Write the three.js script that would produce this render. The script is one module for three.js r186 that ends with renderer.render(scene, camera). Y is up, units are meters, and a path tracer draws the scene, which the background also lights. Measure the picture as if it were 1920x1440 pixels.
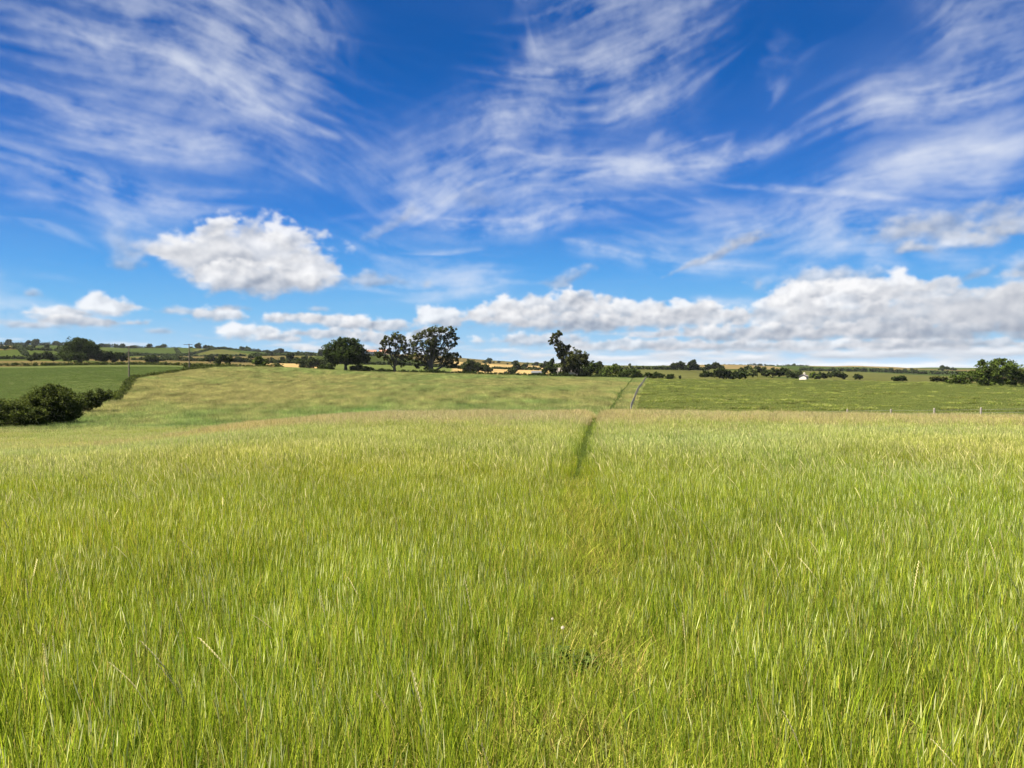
import * as THREE from 'three';
import { mergeGeometries } from 'three/addons/utils/BufferGeometryUtils.js';

// ------------------------------------------------------------------ camera, sun, exposure
const F = 1442, HY = 692, EYE = 1.6;                 // focal length and eye-level row of the photograph, in its pixels
const PITCH = Math.atan((720 - HY) / F);
const scene = new THREE.Scene();
const camera = new THREE.PerspectiveCamera(2 * Math.atan(720 / F) * 180 / Math.PI, 4 / 3, 0.1, 20000);
camera.position.set(0, EYE, 0);
camera.rotation.x = -PITCH;
scene.add(camera);
const renderer = new THREE.WebGLRenderer({ antialias: true });
renderer.toneMapping = THREE.LinearToneMapping;
const EXPOSURE = 4.0;
renderer.toneMappingExposure = EXPOSURE;
renderer.shadowMap.enabled = true;
const SUN = new THREE.Vector3(-0.68, 1.1, 0.06).normalize();
const sun = new THREE.DirectionalLight(0xfff1dc, 5.0);
sun.position.copy(SUN).multiplyScalar(300).add(new THREE.Vector3(0, 0, -120));
sun.target.position.set(0, 0, -120);
sun.castShadow = true;
Object.assign(sun.shadow.camera, { left: -260, right: 260, top: 260, bottom: -260, near: 1, far: 900 });
sun.shadow.mapSize.set(4096, 4096);
scene.add(sun, sun.target);

// ------------------------------------------------------------------ random numbers and noise
function rng(seed) { let a = seed >>> 0; return () => { a = (a + 0x6D2B79F5) | 0; let t = Math.imul(a ^ (a >>> 15), 1 | a); t = (t + Math.imul(t ^ (t >>> 7), 61 | t)) ^ t; return ((t ^ (t >>> 14)) >>> 0) / 4294967296; }; }
const PERM = new Uint8Array(512); { const r = rng(77), p = [...Array(256).keys()]; for (let i = 255; i > 0; i--) { const j = Math.floor(r() * (i + 1)); [p[i], p[j]] = [p[j], p[i]]; } for (let i = 0; i < 512; i++) PERM[i] = p[i & 255]; }
const GX = new Float64Array(256), GY = new Float64Array(256); for (let i = 0; i < 256; i++) { GX[i] = Math.cos(i / 256 * 2 * Math.PI); GY[i] = Math.sin(i / 256 * 2 * Math.PI); }
function noise(x, y) {                                // gradient noise, about -1 .. 1
  const xi = Math.floor(x), yi = Math.floor(y), fx = x - xi, fy = y - yi, X = xi & 255, Y = yi & 255;
  const u = fx * fx * fx * (fx * (fx * 6 - 15) + 10), v = fy * fy * fy * (fy * (fy * 6 - 15) + 10);
  const a = PERM[PERM[X] + Y], b = PERM[PERM[X + 1] + Y], c = PERM[PERM[X] + Y + 1], d = PERM[PERM[X + 1] + Y + 1];
  const n0 = GX[a] * fx + GY[a] * fy, n1 = GX[b] * (fx - 1) + GY[b] * fy, n2 = GX[c] * fx + GY[c] * (fy - 1), n3 = GX[d] * (fx - 1) + GY[d] * (fy - 1);
  return 1.5 * (n0 + u * (n1 - n0) + v * (n2 + u * (n3 - n2) - n0 - u * (n1 - n0)));
}
function fbm(x, y, o = 5, g = 0.5) { let s = 0, a = 1, t = 0; for (let i = 0; i < o; i++) { s += a * noise(x, y); t += a; a *= g; const k = x * 1.62 - y * 1.18 + 17.3; y = x * 1.18 + y * 1.62 + 9.1; x = k; } return s / t; }
const clamp = (x, a = 0, b = 1) => Math.min(b, Math.max(a, x)), lerp = (a, b, t) => a + (b - a) * t;
const smooth = (a, b, x) => { const t = clamp((x - a) / (b - a)); return t * t * (3 - 2 * t); };
const lin = (c) => { c /= 255; return c <= 0.04045 ? c / 12.92 : ((c + 0.055) / 1.055) ** 2.4; };

// ------------------------------------------------------------------ sky: clear air, cirrus, cumulus
const K = F * Math.PI / 180;                          // photo pixels in one degree near the centre
function skyXY(px, py) {                              // a direction of the photograph -> map of the sky, in pixels of about 1/25 degree
  const v = new THREE.Vector3((px - 960) / F, (720 - py) / F, -1).applyAxisAngle(new THREE.Vector3(1, 0, 0), -PITCH).normalize();
  const el = Math.asin(v.y), az = Math.atan2(v.x, -v.z);
  return [az * 180 / Math.PI * K * Math.cos(el), el * 180 / Math.PI * K];
}
const AIR = [[-90, 196, 216, 236], [0, 190, 216, 240], [1.5, 165, 208, 240], [4, 122, 190, 240], [7, 88, 166, 236], [11, 52, 130, 218], [16, 32, 108, 198], [22, 18, 92, 176], [28, 14, 84, 164], [50, 12, 68, 148], [91, 12, 60, 138]];
const airLin = AIR.map(([e, r, g, b]) => [e, lin(r), lin(g), lin(b)]);
function air(el) { let i = 1; while (airLin[i][0] < el) i++; const a = airLin[i - 1], b = airLin[i], t = (el - a[0]) / (b[0] - a[0]); return [lerp(a[1], b[1], t), lerp(a[2], b[2], t), lerp(a[3], b[3], t)]; }
// ice cloud: [points..., half width, strength, fibre]; a streak follows its line, its fibres run along it
const streaks = [];
function streak(pts, w, op, fibre = 1, inPhoto = true) {
  const q = inPhoto ? pts.map(([x, y]) => skyXY(x, y)) : pts;
  let len = 0; const segs = [];
  for (let i = 1; i < q.length; i++) { const dx = q[i][0] - q[i - 1][0], dy = q[i][1] - q[i - 1][1], l = Math.hypot(dx, dy); segs.push([q[i - 1][0], q[i - 1][1], dx / l, dy / l, l, len]); len += l; }
  const xs = q.map((p) => p[0]), ys = q.map((p) => p[1]);
  streaks.push({ segs, len, w, op, fibre, seed: streaks.length * 37.7, x0: Math.min(...xs) - w * 2.4, x1: Math.max(...xs) + w * 2.4, y0: Math.min(...ys) - w * 2.4, y1: Math.max(...ys) + w * 2.4 });
}
const S = streak;
S([[-60, 20], [140, 60], [330, 120], [520, 190], [680, 260]], 120, 0.36);
S([[-40, 20], [110, 50], [250, 100], [340, 150], [430, 205], [540, 238], [660, 268]], 30, 0.75);
S([[120, -60], [300, 30], [470, 110], [650, 160]], 85, 0.5);
S([[300, -60], [440, 20], [560, 80], [640, 150]], 60, 0.42);
S([[500, -60], [560, 0], [600, 50], [610, 110]], 45, 0.28);
S([[330, 130], [420, 180], [480, 225]], 38, 0.6);
S([[-60, 150], [150, 210], [330, 270], [520, 300]], 30, 0.5);
S([[-60, 190], [120, 235], [260, 265], [420, 270], [560, 258]], 26, 0.42);
S([[-60, 245], [120, 275], [330, 300], [480, 305]], 15, 0.42);
S([[-60, 100], [200, 160], [420, 240], [600, 300], [720, 370]], 70, 0.22);
S([[-60, 300], [80, 330], [200, 350], [330, 372], [480, 392]], 26, 0.7);
S([[-60, 375], [120, 385], [290, 402], [450, 400]], 24, 0.42);
S([[150, 395], [260, 415], [330, 448]], 22, 0.4);
S([[-40, 425], [50, 437], [120, 455], [190, 470]], 8, 0.7, 0.8);
S([[150, 445], [260, 452], [330, 462]], 9, 0.5, 0.8);
S([[490, 305], [550, 325], [610, 348]], 11, 0.45);
S([[640, 270], [760, 330], [860, 390]], 60, 0.2);
S([[690, 365], [800, 330], [900, 285], [1010, 270], [1120, 285]], 75, 0.45);
S([[740, 360], [860, 405], [990, 420], [1110, 405], [1240, 395]], 30, 0.75);
S([[760, 385], [830, 340], [880, 300]], 34, 0.5);
S([[860, 370], [1000, 330], [1150, 345], [1280, 390]], 70, 0.38);
S([[830, 260], [920, 215], [1010, 200], [1090, 210]], 45, 0.48);
S([[900, 330], [1050, 300], [1200, 310], [1330, 300]], 34, 0.4);
S([[960, 75], [1030, 60], [1110, 30], [1240, 0], [1400, -40]], 45, 0.5);
S([[910, 130], [1000, 132], [1090, 130], [1210, 100], [1320, 50], [1390, 0]], 42, 0.66);
S([[1000, 60], [1012, 95], [1060, 120]], 18, 0.45);
S([[1090, 195], [1160, 195], [1250, 165], [1340, 100]], 42, 0.52);
S([[1130, 222], [1190, 205], [1240, 180]], 16, 0.5);
S([[960, 5], [985, 8], [1010, -10]], 14, 0.6);
S([[1090, 335], [1220, 310], [1330, 290], [1420, 262], [1500, 228], [1620, 178]], 17, 0.85, 0.8);
S([[1110, 330], [1230, 300], [1320, 255], [1400, 225]], 28, 0.6);
S([[1150, 310], [1270, 320], [1340, 300], [1400, 280]], 30, 0.5);
S([[1340, 300], [1380, 255], [1410, 232]], 14, 0.55);
S([[1560, 222], [1660, 180], [1790, 150], [1990, 100]], 38, 0.66);
S([[1640, 195], [1790, 180], [1980, 160]], 34, 0.4);
S([[1720, 100], [1780, 50], [1880, 20], [1990, -10]], 55, 0.45);
S([[1740, 60], [1800, -10], [1850, -60]], 40, 0.35);
S([[1575, 328], [1680, 295], [1780, 268], [1870, 255], [1990, 235]], 30, 1.9, 0.4);
S([[1640, 300], [1790, 250], [1990, 195]], 26, 0.9, 0.6);
S([[1600, 330], [1750, 310], [1990, 280]], 24, 0.5);
S([[1240, 470], [1380, 430], [1500, 400], [1650, 350], [1800, 330], [1990, 300]], 55, 0.42);
S([[1400, 440], [1500, 385], [1580, 360], [1700, 350]], 24, 0.5);
S([[1440, 470], [1540, 440], [1600, 415], [1720, 400]], 44, 0.62);
S([[1520, 430], [1560, 395], [1620, 385]], 20, 0.6);
S([[1460, 465], [1560, 470], [1680, 470], [1800, 480]], 20, 0.6);
S([[1520, 495], [1610, 485], [1700, 490]], 18, 0.6);
S([[1050, 465], [1130, 492], [1210, 508], [1330, 500], [1470, 505]], 17, 0.66);
S([[1150, 460], [1250, 480], [1370, 470], [1500, 452]], 30, 0.36);
S([[1250, 430], [1350, 400], [1470, 380]], 30, 0.28);
S([[1300, 370], [1340, 372], [1375, 366]], 9, 0.5);
S([[1090, 545], [1160, 548], [1230, 541]], 7, 0.8, 0.7);
S([[1400, 540], [1450, 515], [1500, 500]], 8, 0.4);
S([[1295, 565], [1380, 568], [1450, 555]], 8, 0.7, 0.7);
S([[640, 440], [760, 470], [860, 500], [960, 520]], 36, 0.4);
S([[650, 548], [740, 535], [860, 535], [1000, 560]], 22, 0.7);
S([[740, 560], [850, 550], [960, 545]], 12, 0.5);
S([[760, 505], [860, 510], [960, 515]], 14, 0.5);
S([[740, 455], [830, 460], [900, 465]], 6, 0.5);
S([[1700, 500], [1800, 490], [1900, 480]], 14, 0.45);
S([[1790, 530], [1880, 525], [1960, 530]], 10, 0.5);
S([[1330, 325], [1400, 330], [1470, 338], [1550, 350], [1640, 362], [1750, 382]], 6, 1.2, 0.7);
S([[870, 262], [960, 270], [1040, 285], [1130, 296], [1200, 298]], 5, 0.9, 0.6);
S([[1430, 335], [1520, 345], [1530, 305]], 14, 0.32);
S([[1475, 165], [1490, 150], [1478, 135]], 14, 0.3);
S([[1220, 262], [1245, 250], [1265, 243]], 10, 0.35);
S([[1440, 90], [1520, 105], [1560, 90]], 26, 0.12);
{ // the same kind of cloud goes on round the rest of the sky
  const r = rng(5);
  for (let k = 0; k < 330; k++) {
    const el = 2 + 82 * r() ** 1.4, az = (r() * 2 - 1) * 176;
    if (Math.abs(az) < 44 && el < 36) continue;
    let x = az * K * Math.cos(el * Math.PI / 180), y = el * K, a = (r() - 0.5) * 1.1; const p = [[x, y]], st = 50 + 110 * r();
    for (let i = 0; i < 4; i++) { x += Math.cos(a) * st; y += Math.sin(a) * st * 0.7; a += (r() - 0.5) * 0.5; p.push([x, Math.max(40, y)]); }
    streak(p, 12 + 60 * r() * r(), 0.25 + 0.4 * r(), 1, false);
  }
}
// heaped cloud: [x, y, half width, half height, whiteness, density]
const heaps = [];
const H = (x, y, rx, ry, white = 1, dens = 1, tilt = 0) => { const [a, b] = skyXY(x, y); heaps.push([a, b, rx, ry, white, dens, tilt]); };
H(470, 490, 150, 74, 1, 1.2); H(395, 490, 90, 58, 1, 1.1); H(575, 515, 80, 44, 0.95, 1.05); H(398, 432, 44, 22, 1.2, 1, 0.4); H(480, 532, 140, 34, 0.8, 1.1); H(540, 455, 55, 36, 1.1);
H(700, 527, 70, 18, 0.55, 0.7); H(228, 470, 30, 44, 0.6, 0.4); H(238, 496, 34, 14, 0.6, 0.45); H(300, 472, 60, 24, 0.7, 0.7); H(730, 425, 60, 16, 0.55, 0.35, 0.5); H(765, 400, 20, 16, 0.6, 0.4, 0.9); H(800, 533, 14, 12, 0.6, 0.5);
H(120, 590, 62, 15); H(205, 582, 50, 24, 1.1); H(160, 605, 90, 10, 0.7); H(58, 552, 18, 8, 0.7, 0.7); H(70, 612, 60, 6, 0.6, 0.8); H(30, 606, 50, 6, 0.6, 0.6); H(330, 584, 50, 9, 0.7, 0.8); H(405, 594, 60, 15, 1.0); H(432, 577, 40, 7, 0.6, 0.7); H(595, 580, 24, 7, 0.6, 0.6); H(515, 600, 26, 13, 1.0); H(300, 622, 40, 6, 0.6, 0.7);
H(465, 627, 58, 18, 1.1); H(525, 636, 50, 10, 1); H(570, 598, 60, 12, 0.85); H(630, 606, 80, 17, 0.9); H(665, 602, 30, 13, 1.05); H(710, 614, 80, 14, 0.75); H(620, 628, 90, 12, 0.75); H(740, 640, 120, 14, 0.8); H(830, 602, 60, 26, 0.95); H(810, 628, 60, 14, 0.85); H(690, 655, 160, 7, 0.9, 0.9);
H(930, 592, 60, 26, 1); H(1040, 580, 130, 30, 0.95, 1.1); H(1075, 562, 55, 18, 1.1); H(980, 600, 120, 22, 0.75, 1.1); H(1160, 590, 120, 28, 0.85, 1.1); H(1230, 598, 110, 24, 0.8, 1.1); H(1100, 612, 160, 20, 0.62, 1.2); H(1320, 600, 110, 30, 0.85, 1.1); H(1300, 585, 60, 20, 0.9);
H(1070, 524, 46, 20, 0.62, 0.6, 0.5); H(1045, 532, 34, 14, 0.6, 0.5); H(1340, 480, 62, 13, 0.5, 0.8, 0.45); H(1405, 450, 56, 16, 0.5, 0.85, 0.15); H(1290, 498, 40, 7, 0.5, 0.6, 0.5); H(1550, 525, 130, 26, 0.62, 0.85);
H(1560, 575, 140, 42, 1.05, 1.05); H(1470, 594, 110, 34, 0.95, 1.0); H(1650, 550, 84, 32, 1.15, 1.05); H(1720, 555, 76, 32, 1.0, 1.0); H(1610, 604, 210, 26, 0.7, 1.0); H(1800, 585, 150, 40, 0.6, 1.0); H(1910, 582, 100, 42, 0.7, 1.0); H(1905, 562, 40, 22, 1.15); H(1700, 625, 260, 24, 0.6, 1.2); H(1420, 630, 200, 20, 0.7, 1.1); H(1500, 560, 60, 26, 1.05); H(1960, 600, 160, 60, 0.6, 1.2);
H(1780, 425, 130, 36, 0.5, 0.75, 0.05); H(1800, 452, 90, 26, 0.85, 0.8); H(1700, 430, 70, 26, 0.5, 0.7); H(1715, 465, 46, 14, 0.55, 0.8); H(1880, 430, 60, 26, 0.55, 0.8); H(1825, 518, 34, 12, 0.5, 0.55, 0.4); H(1925, 505, 40, 26, 0.6, 0.8); H(890, 375, 60, 30, 0.55, 0.28);
H(1600, 650, 420, 12, 0.8, 0.9); H(1200, 650, 240, 13, 0.8, 0.9); H(1000, 640, 120, 14, 0.9, 0.9);
{ const r = rng(9); for (let k = 0; k < 420; k++) { const el = 1.2 + 13 * r() ** 2.2, az = (r() * 2 - 1) * 178; if (Math.abs(az) < 40) continue; const s = 0.6 + 1.6 * el / 14; heaps.push([az * K * Math.cos(el * Math.PI / 180), el * K, (40 + 90 * r()) * s, (12 + 22 * r()) * s, 0.55 + 0.55 * r(), 0.7 + 0.5 * r(), 0]); } }
const bucket = (list, span) => { const b = new Map(); for (const o of list) { const [a, c] = span(o); for (let i = Math.floor(a / 200); i <= Math.floor(c / 200); i++) { if (!b.has(i)) b.set(i, []); b.get(i).push(o); } } return b; };
const streakBins = bucket(streaks, (s) => [s.x0, s.x1]), heapBins = bucket(heaps, (h) => [h[0] - h[2] * 1.8, h[0] + h[2] * 1.8]);
// each heap: bright where its puffs face the sun, greyer towards its base; heaps later in the list stand in front
heaps.forEach((h, i) => h.push(i * 13.7 % 91, i));
function heapCloud(x, y, el, c) {
  const big = smooth(2.5, 6, el), list = heapBins.get(Math.floor(x / 200)) ?? [];
  const paint = (a, t) => { const k = clamp(t); c[0] = lerp(c[0], lerp(lin(156), lin(253), k), a); c[1] = lerp(c[1], lerp(lin(165), lin(253), k), a); c[2] = lerp(c[2], lerp(lin(182), lin(254), k), a); };
  const low = smooth(4.2, 1.2, el) * (0.5 + 0.5 * smooth(-700, 400, x + 200 * noise(x / 700, 5.5)));
  if (low > 0.01) { const f = low * 1.2 - 0.8 + 1.35 * fbm(x / 150 + 40, y / 19, 5, 0.55), u = fbm(x / 150 + 40, (y + 5) / 19, 5, 0.55) - fbm(x / 150 + 40, (y - 3) / 19, 5, 0.55); paint(smooth(0, 0.55, f) * 0.86, 0.62 - 0.7 * u + 0.3 * fbm(x / 320, y / 30 + 7, 3)); }
  let fine = null;
  for (const [cx, cy, rx, ry, white, dens, tilt, seed] of list) {
    const dx = x - cx; if (Math.abs(dx) > rx * 1.8) continue;
    const dy = y - cy - dx * tilt, k = dy < 0 ? 0.75 : 1.15, q = (dx / rx) ** 2 + (dy / (ry * k)) ** 2; if (q > 3.4) continue;
    if (fine === null) fine = fbm(x / 17, y / 12 + 50, 4, 0.6);
    const s1 = 26 + ry * 0.75, n = fbm(x / s1 + seed, y / (s1 * 0.66) + seed, 5, 0.55), v = 1 - Math.sqrt(q) + (ry > 40 ? 0.64 : 0.85) * n + 0.14 * fine;
    const thin = dens < 0.9, a = smooth(-0.02, thin ? 0.85 : dy < 0 ? 0.75 : 0.36, v) * Math.min(0.95, dens * 0.9); if (a < 0.004) continue;
    const s2 = s1 * 0.85, R = (p, o) => fbm((x + p) / s2 + seed + 4, (y + o) / (s2 * 0.75) + seed, 5, 0.48), relief = R(0, 0) - R(-s2 * 0.16, s2 * 0.22);
    const t = (0.5 + 0.36 * (dy / ry) - 0.1 * dx / rx + 0.34 * n + 0.8 * relief + 0.05 * fine + 0.3 * fbm(x / 130 + seed, y / 70, 3)) * (0.45 + 0.55 * white) + (white - 1) * 0.42 + (thin ? 0.1 : 0) + 0.3 * smooth(0.3, 0.02, v) * (dy > 0 ? 1 : 0);
    paint(a * 0.97, t);
  }
}
function sky(az, el) {
  const [r0, g0, b0] = air(el); let r = r0, g = g0, b = b0;
  if (el < -0.5) return [r, g, b];
  const x = az * K * Math.cos(el * Math.PI / 180), y = el * K;
  // cirrus
  const wx = x + 34 * noise(x / 330 + 7, y / 260) + 5 * noise(x / 120, y / 100 + 4), wy = y + 34 * noise(x / 330 + 57, y / 260 + 20) + 5 * noise(x / 120 + 30, y / 100);
  let d = 0.03 * smooth(-0.35, 0.6, fbm(x / 420, y / 160 + 90, 4));
  for (const s of streakBins.get(Math.floor(x / 200)) ?? []) {
    if (x < s.x0 || x > s.x1 || y < s.y0 || y > s.y1) continue;
    let best = 1e9, along = 0, side = 0;
    for (const [ax, ay, tx, ty, l, l0] of s.segs) { const px = wx - ax, py = wy - ay, t = clamp(px * tx + py * ty, 0, l), dx = px - tx * t, dy = py - ty * t, q = dx * dx + dy * dy; if (q < best) { best = q; along = l0 + t; side = px * -ty + py * tx; } }
    const m = best / (s.w * s.w); if (m > 5) continue;
    const rag = along + 0.22 * s.len * noise(side / 16 + s.seed, along / 400) * s.fibre;
    const end = smooth(-0.02, 0.3, rag / s.len) * smooth(1.02, 0.62, rag / s.len);
    const f1 = fbm(along / 280 + s.seed, side / 15, 5, 0.66), f3 = fbm(along / 150 + s.seed + 3, side / 62, 6, 0.62), f4 = fbm(wx / 70 + s.seed, wy / 52, 5, 0.6);
    const fib = 1.1 * clamp(0.42 + s.fibre * (0.5 * f1 + 0.9 * f3 + 0.85 * f4), 0.0, 1.8) ** 1.25;
    d += s.op * Math.exp(-m * 1.1) * end * fib;
  }
  d *= smooth(0, 3, el);
  const ca = 1 - Math.exp(-d * 1.0);
  r = lerp(r, lin(236), ca); g = lerp(g, lin(241), ca); b = lerp(b, lin(250), ca);
  // cumulus
  if (el < 24) {
    const c = [r, g, b]; heapCloud(x, y, el, c); [r, g, b] = c;
  }
  return [r, g, b];
}
{
  const W = 4096, Hh = 2048, data = new Float32Array(W * Hh * 4), half = Hh / 2, C = 4, cw = W / C, ch = half / C + 2, coarse = new Float32Array(cw * ch * 3);
  const azOf = (c) => { const a = ((c + 0.5) / W - 0.5) * 360 + 90; return ((a + 540) % 360) - 180; };   // column -> degrees right of the view
  const elOf = (row) => ((row + 0.5) / Hh - 0.5) * 180;
  for (let j = 0; j < ch; j++) for (let i = 0; i < cw; i++) coarse.set(sky(azOf(i * C), elOf(half + (j - 1) * C)), (j * cw + i) * 3);
  const floor = air(-90);
  for (let row = 0; row < Hh; row++) for (let c = 0; c < W; c++) {
    let v; const o = (row * W + c) * 4;
    if (row < half - 4) v = floor;
    else {
      const az = azOf(c), el = elOf(row);
      if (Math.abs(az) < 40 && el < 31) v = sky(az, el);
      else { const fi = c / C, fj = (row - half) / C + 1, i = Math.floor(fi), j = Math.min(ch - 2, Math.floor(fj)), u = fi - i, w = fj - j, i2 = (i + 1) % cw; v = [0, 1, 2].map((k) => lerp(lerp(coarse[(j * cw + i) * 3 + k], coarse[(j * cw + i2) * 3 + k], u), lerp(coarse[((j + 1) * cw + i) * 3 + k], coarse[((j + 1) * cw + i2) * 3 + k], u), w)); }
    }
    data[o] = v[0] / EXPOSURE; data[o + 1] = v[1] / EXPOSURE; data[o + 2] = v[2] / EXPOSURE; data[o + 3] = 1;
  }
  const t = new THREE.DataTexture(data, W, Hh, THREE.RGBAFormat, THREE.FloatType);
  t.mapping = THREE.EquirectangularReflectionMapping; t.magFilter = t.minFilter = THREE.LinearFilter; t.needsUpdate = true;
  scene.background = t; scene.environment = t;
}
console.log('sky done');

// ------------------------------------------------------------------ terrain
const ROWS = [-40, 0, 12, 20, 30, 45, 60, 90, 130, 180, 225, 270, 320, 400, 550, 800, 1100, 1500, 1900, 2600, 4000, 12000];
const COLS = [-500, 0, 240, 480, 720, 960, 1200, 1440, 1920, 2400].map((p) => (p - 960) / F);
const HTS = [
  [0.5, 0, -0.5, -1.2, -2.1, -3.4, -4.2, -5.0, -3.9, -2.4, -0.9, 0.6, 2.2, 4.2, 8.9, 19, 32, 50, 56, 40, 0, 0],
  [0.5, 0, -0.48, -1.12, -2.0, -3.2, -4.05, -4.8, -3.5, -2.1, -0.6, 1.0, 2.5, 4.4, 8.9, 18, 31, 49, 55, 40, 0, 0],
  [0.5, 0, -0.43, -1.0, -1.75, -2.95, -3.85, -4.5, -3.7, -1.2, 0.35, 1.9, 3.3, 4.6, 7, 15, 26, 46, 52, 40, 0, 0],
  [0.5, 0, -0.38, -0.78, -1.25, -1.98, -3.3, -4.7, -4.1, -2.5, -0.3, 1.9, 1.8, 1.4, 5, 13, 22, 36, 40, 30, 0, 0],
  [0.5, 0, -0.35, -0.72, -1.05, -1.42, -2.7, -3.9, -3.45, -2.15, -0.9, 0.2, 0.2, 0.9, 3.9, 8.8, 16, 27, 30, 22, 0, 0],
  [0.5, 0, -0.35, -0.7, -1.02, -1.35, -2.4, -3.6, -3.0, -2.14, -1.42, -1.0, -1.6, -2.0, -0.3, 4, 8, 13, 16, 10, 0, 0],
  [0.5, 0, -0.35, -0.7, -1.02, -1.33, -2.55, -3.5, -3.2, -2.77, -2.2, -1.95, -2.6, -2.9, -0.7, 0.5, 3.1, 6.8, 8, 6, 0, 0],
  [0.5, 0, -0.36, -0.72, -1.06, -1.42, -2.7, -3.6, -3.45, -3.0, -2.6, -2.3, -3.2, -4.3, -3, -1.2, 0.8, 3.7, 5.5, 5, 0, 0],
  [0.5, 0, -0.36, -0.74, -1.12, -1.55, -2.8, -3.8, -3.95, -3.55, -3.5, -3.6, -4.2, -4.3, -3.7, -2.8, -2.2, -1.2, -0.6, -0.6, 0, 0],
  [0.5, 0, -0.36, -0.74, -1.12, -1.55, -2.8, -3.8, -4.0, -3.8, -3.8, -3.9, -4.4, -4.5, -4.2, -3.5, -3, -2, -1.4, -1.2, 0, 0]];
function hermite(xs, ys, x) {
  if (x <= xs[0]) return ys[0]; const n = xs.length; if (x >= xs[n - 1]) return ys[n - 1];
  let i = 1; while (xs[i] < x) i++;
  const m = (k) => { if (k === 0 || k === n - 1) return 0; const a = (ys[k] - ys[k - 1]) / (xs[k] - xs[k - 1]), b = (ys[k + 1] - ys[k]) / (xs[k + 1] - xs[k]); return a * b <= 0 ? 0 : 2 * a * b / (a + b); };
  const h = xs[i] - xs[i - 1], t = (x - xs[i - 1]) / h, t2 = t * t, t3 = t2 * t;
  return (2 * t3 - 3 * t2 + 1) * ys[i - 1] + (t3 - 2 * t2 + t) * h * m(i - 1) + (-2 * t3 + 3 * t2) * ys[i] + (t3 - t2) * h * m(i);
}
function height(x, z) {
  const D = -z, u = x / Math.max(D, 14), ys = HTS.map((r) => hermite(ROWS, r, D));
  let i = 1; while (i < COLS.length - 1 && COLS[i] < u) i++;
  const h = hermite(COLS, ys, u);
  return h + 0.05 * noise(x / 5, z / 5) * smooth(2, 12, D) + 0.25 * noise(x / 45, z / 45) * smooth(40, 120, D) * smooth(2500, 500, D) + (7.5 * noise(x / 300, z / 330) + 1.8 * noise(x / 90, z / 130)) * smooth(450, 800, D) * smooth(4000, 2500, D);
}
const at = (px, D) => { const x = (px - 960) / F * D; return new THREE.Vector3(x, height(x, -D), -D); };
const rowOf = (p) => HY + (EYE - p.y) / -p.z * F;     // picture row of a point, for checking distances

// paths through the tall grass, hedge lines and field bounds, as [x, depth] in metres
const PATH = [[0.45, 0], [0.42, 3.2], [0.55, 6], [1.05, 12], [1.5, 17], [2.5, 26], [4.6, 43], [9, 75], [13, 100], [21.3, 150], [31, 205], [41.5, 265], [44, 280]];
function pathAt(D) { let i = 1; while (i < PATH.length - 1 && PATH[i][1] < D) i++; const a = PATH[i - 1], b = PATH[i]; return lerp(a[0], b[0], clamp((D - a[1]) / (b[1] - a[1]))); }
const FENCE = [[9.6, 62], [13.9, 90], [20.9, 130], [30.1, 180], [38.7, 225], [47.5, 272]];
const fenceX = (D) => { let i = 1; while (i < FENCE.length - 1 && FENCE[i][1] < D) i++; const a = FENCE[i - 1], b = FENCE[i]; return a[0] + (b[0] - a[0]) * (D - a[1]) / (b[1] - a[1]); };
const HEDGE_L = [[-62, 60], [-56, 72], [-54, 82], [-57, 98], [-66, 128], [-89, 178], [-101, 220], [-106, 252], [-108, 300]];
const hedgeX = (D) => { let i = 1; while (i < HEDGE_L.length - 1 && HEDGE_L[i][1] < D) i++; const a = HEDGE_L[i - 1], b = HEDGE_L[i]; return a[0] + (b[0] - a[0]) * (D - a[1]) / (b[1] - a[1]); };
const CROSS = [[9.6, 62.5], [30, 47.5], [60, 26]];      // the post-and-wire fence that crosses below the brow
const crossD = (x) => lerp(62.5, 47.5, (x - 9.6) / 20.4);
const crestEnd = (x, D) => { const u = x / D; return u < -0.3 ? 285 : u < 0.17 ? 274 : 272; };
function field(x, D) {                                 // which field a point lies in
  if (D > 60 && x < hedgeX(Math.min(D, 300)) && D < 330) return 'pasture_left';
  if (D < 62 ? x < 9.6 || D < crossD(x) : x < fenceX(D)) { return D < crestEnd(x, D) + 6 ? 'meadow' : 'farmland'; }
  return D < 285 ? 'pasture_right' : 'farmland';
}
// crops of the far fields: cells of a skewed grid, cut by hedges
const CROPS = [[0.1, 0.14, 0.032], [0.075, 0.115, 0.025], [0.14, 0.155, 0.045], [0.3, 0.24, 0.11], [0.065, 0.09, 0.022], [0.09, 0.13, 0.03], [0.2, 0.17, 0.07], [0.07, 0.11, 0.026]];
const STUBBLE = [0.6, 0.45, 0.2];
function cellOf(x, D) { const a = Math.floor((x + 0.28 * D + 60 * noise(x / 260, D / 260)) / (110 + 0.05 * D)), b = Math.floor((Math.log(D / 330) + 0.0012 * x + 0.16 * noise(x / 220, D / 500)) / 0.3); return [a, b]; }
function farCrop(x, D) {
  const px = 960 + F * x / D;
  if (px > 845 && px < 1030 && D > 380 && D < 1000) return STUBBLE;
  if (px > 500 && px < 610 && D > 380 && D < 560) return STUBBLE;
  if (px > 1195 && px < 1340 && D > 400 && D < 800) return [0.15, 0.165, 0.055];
  if (px > 1500 && px < 1800 && D > 300 && D < 900) return [0.15, 0.165, 0.055];
  if (px > 600 && px < 860 && D < 560) return [0.17, 0.22, 0.065];
  const [a, b] = cellOf(x, D); return CROPS[PERM[(PERM[(a + 64) & 255] + b + 32) & 255] & 7];
}
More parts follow.
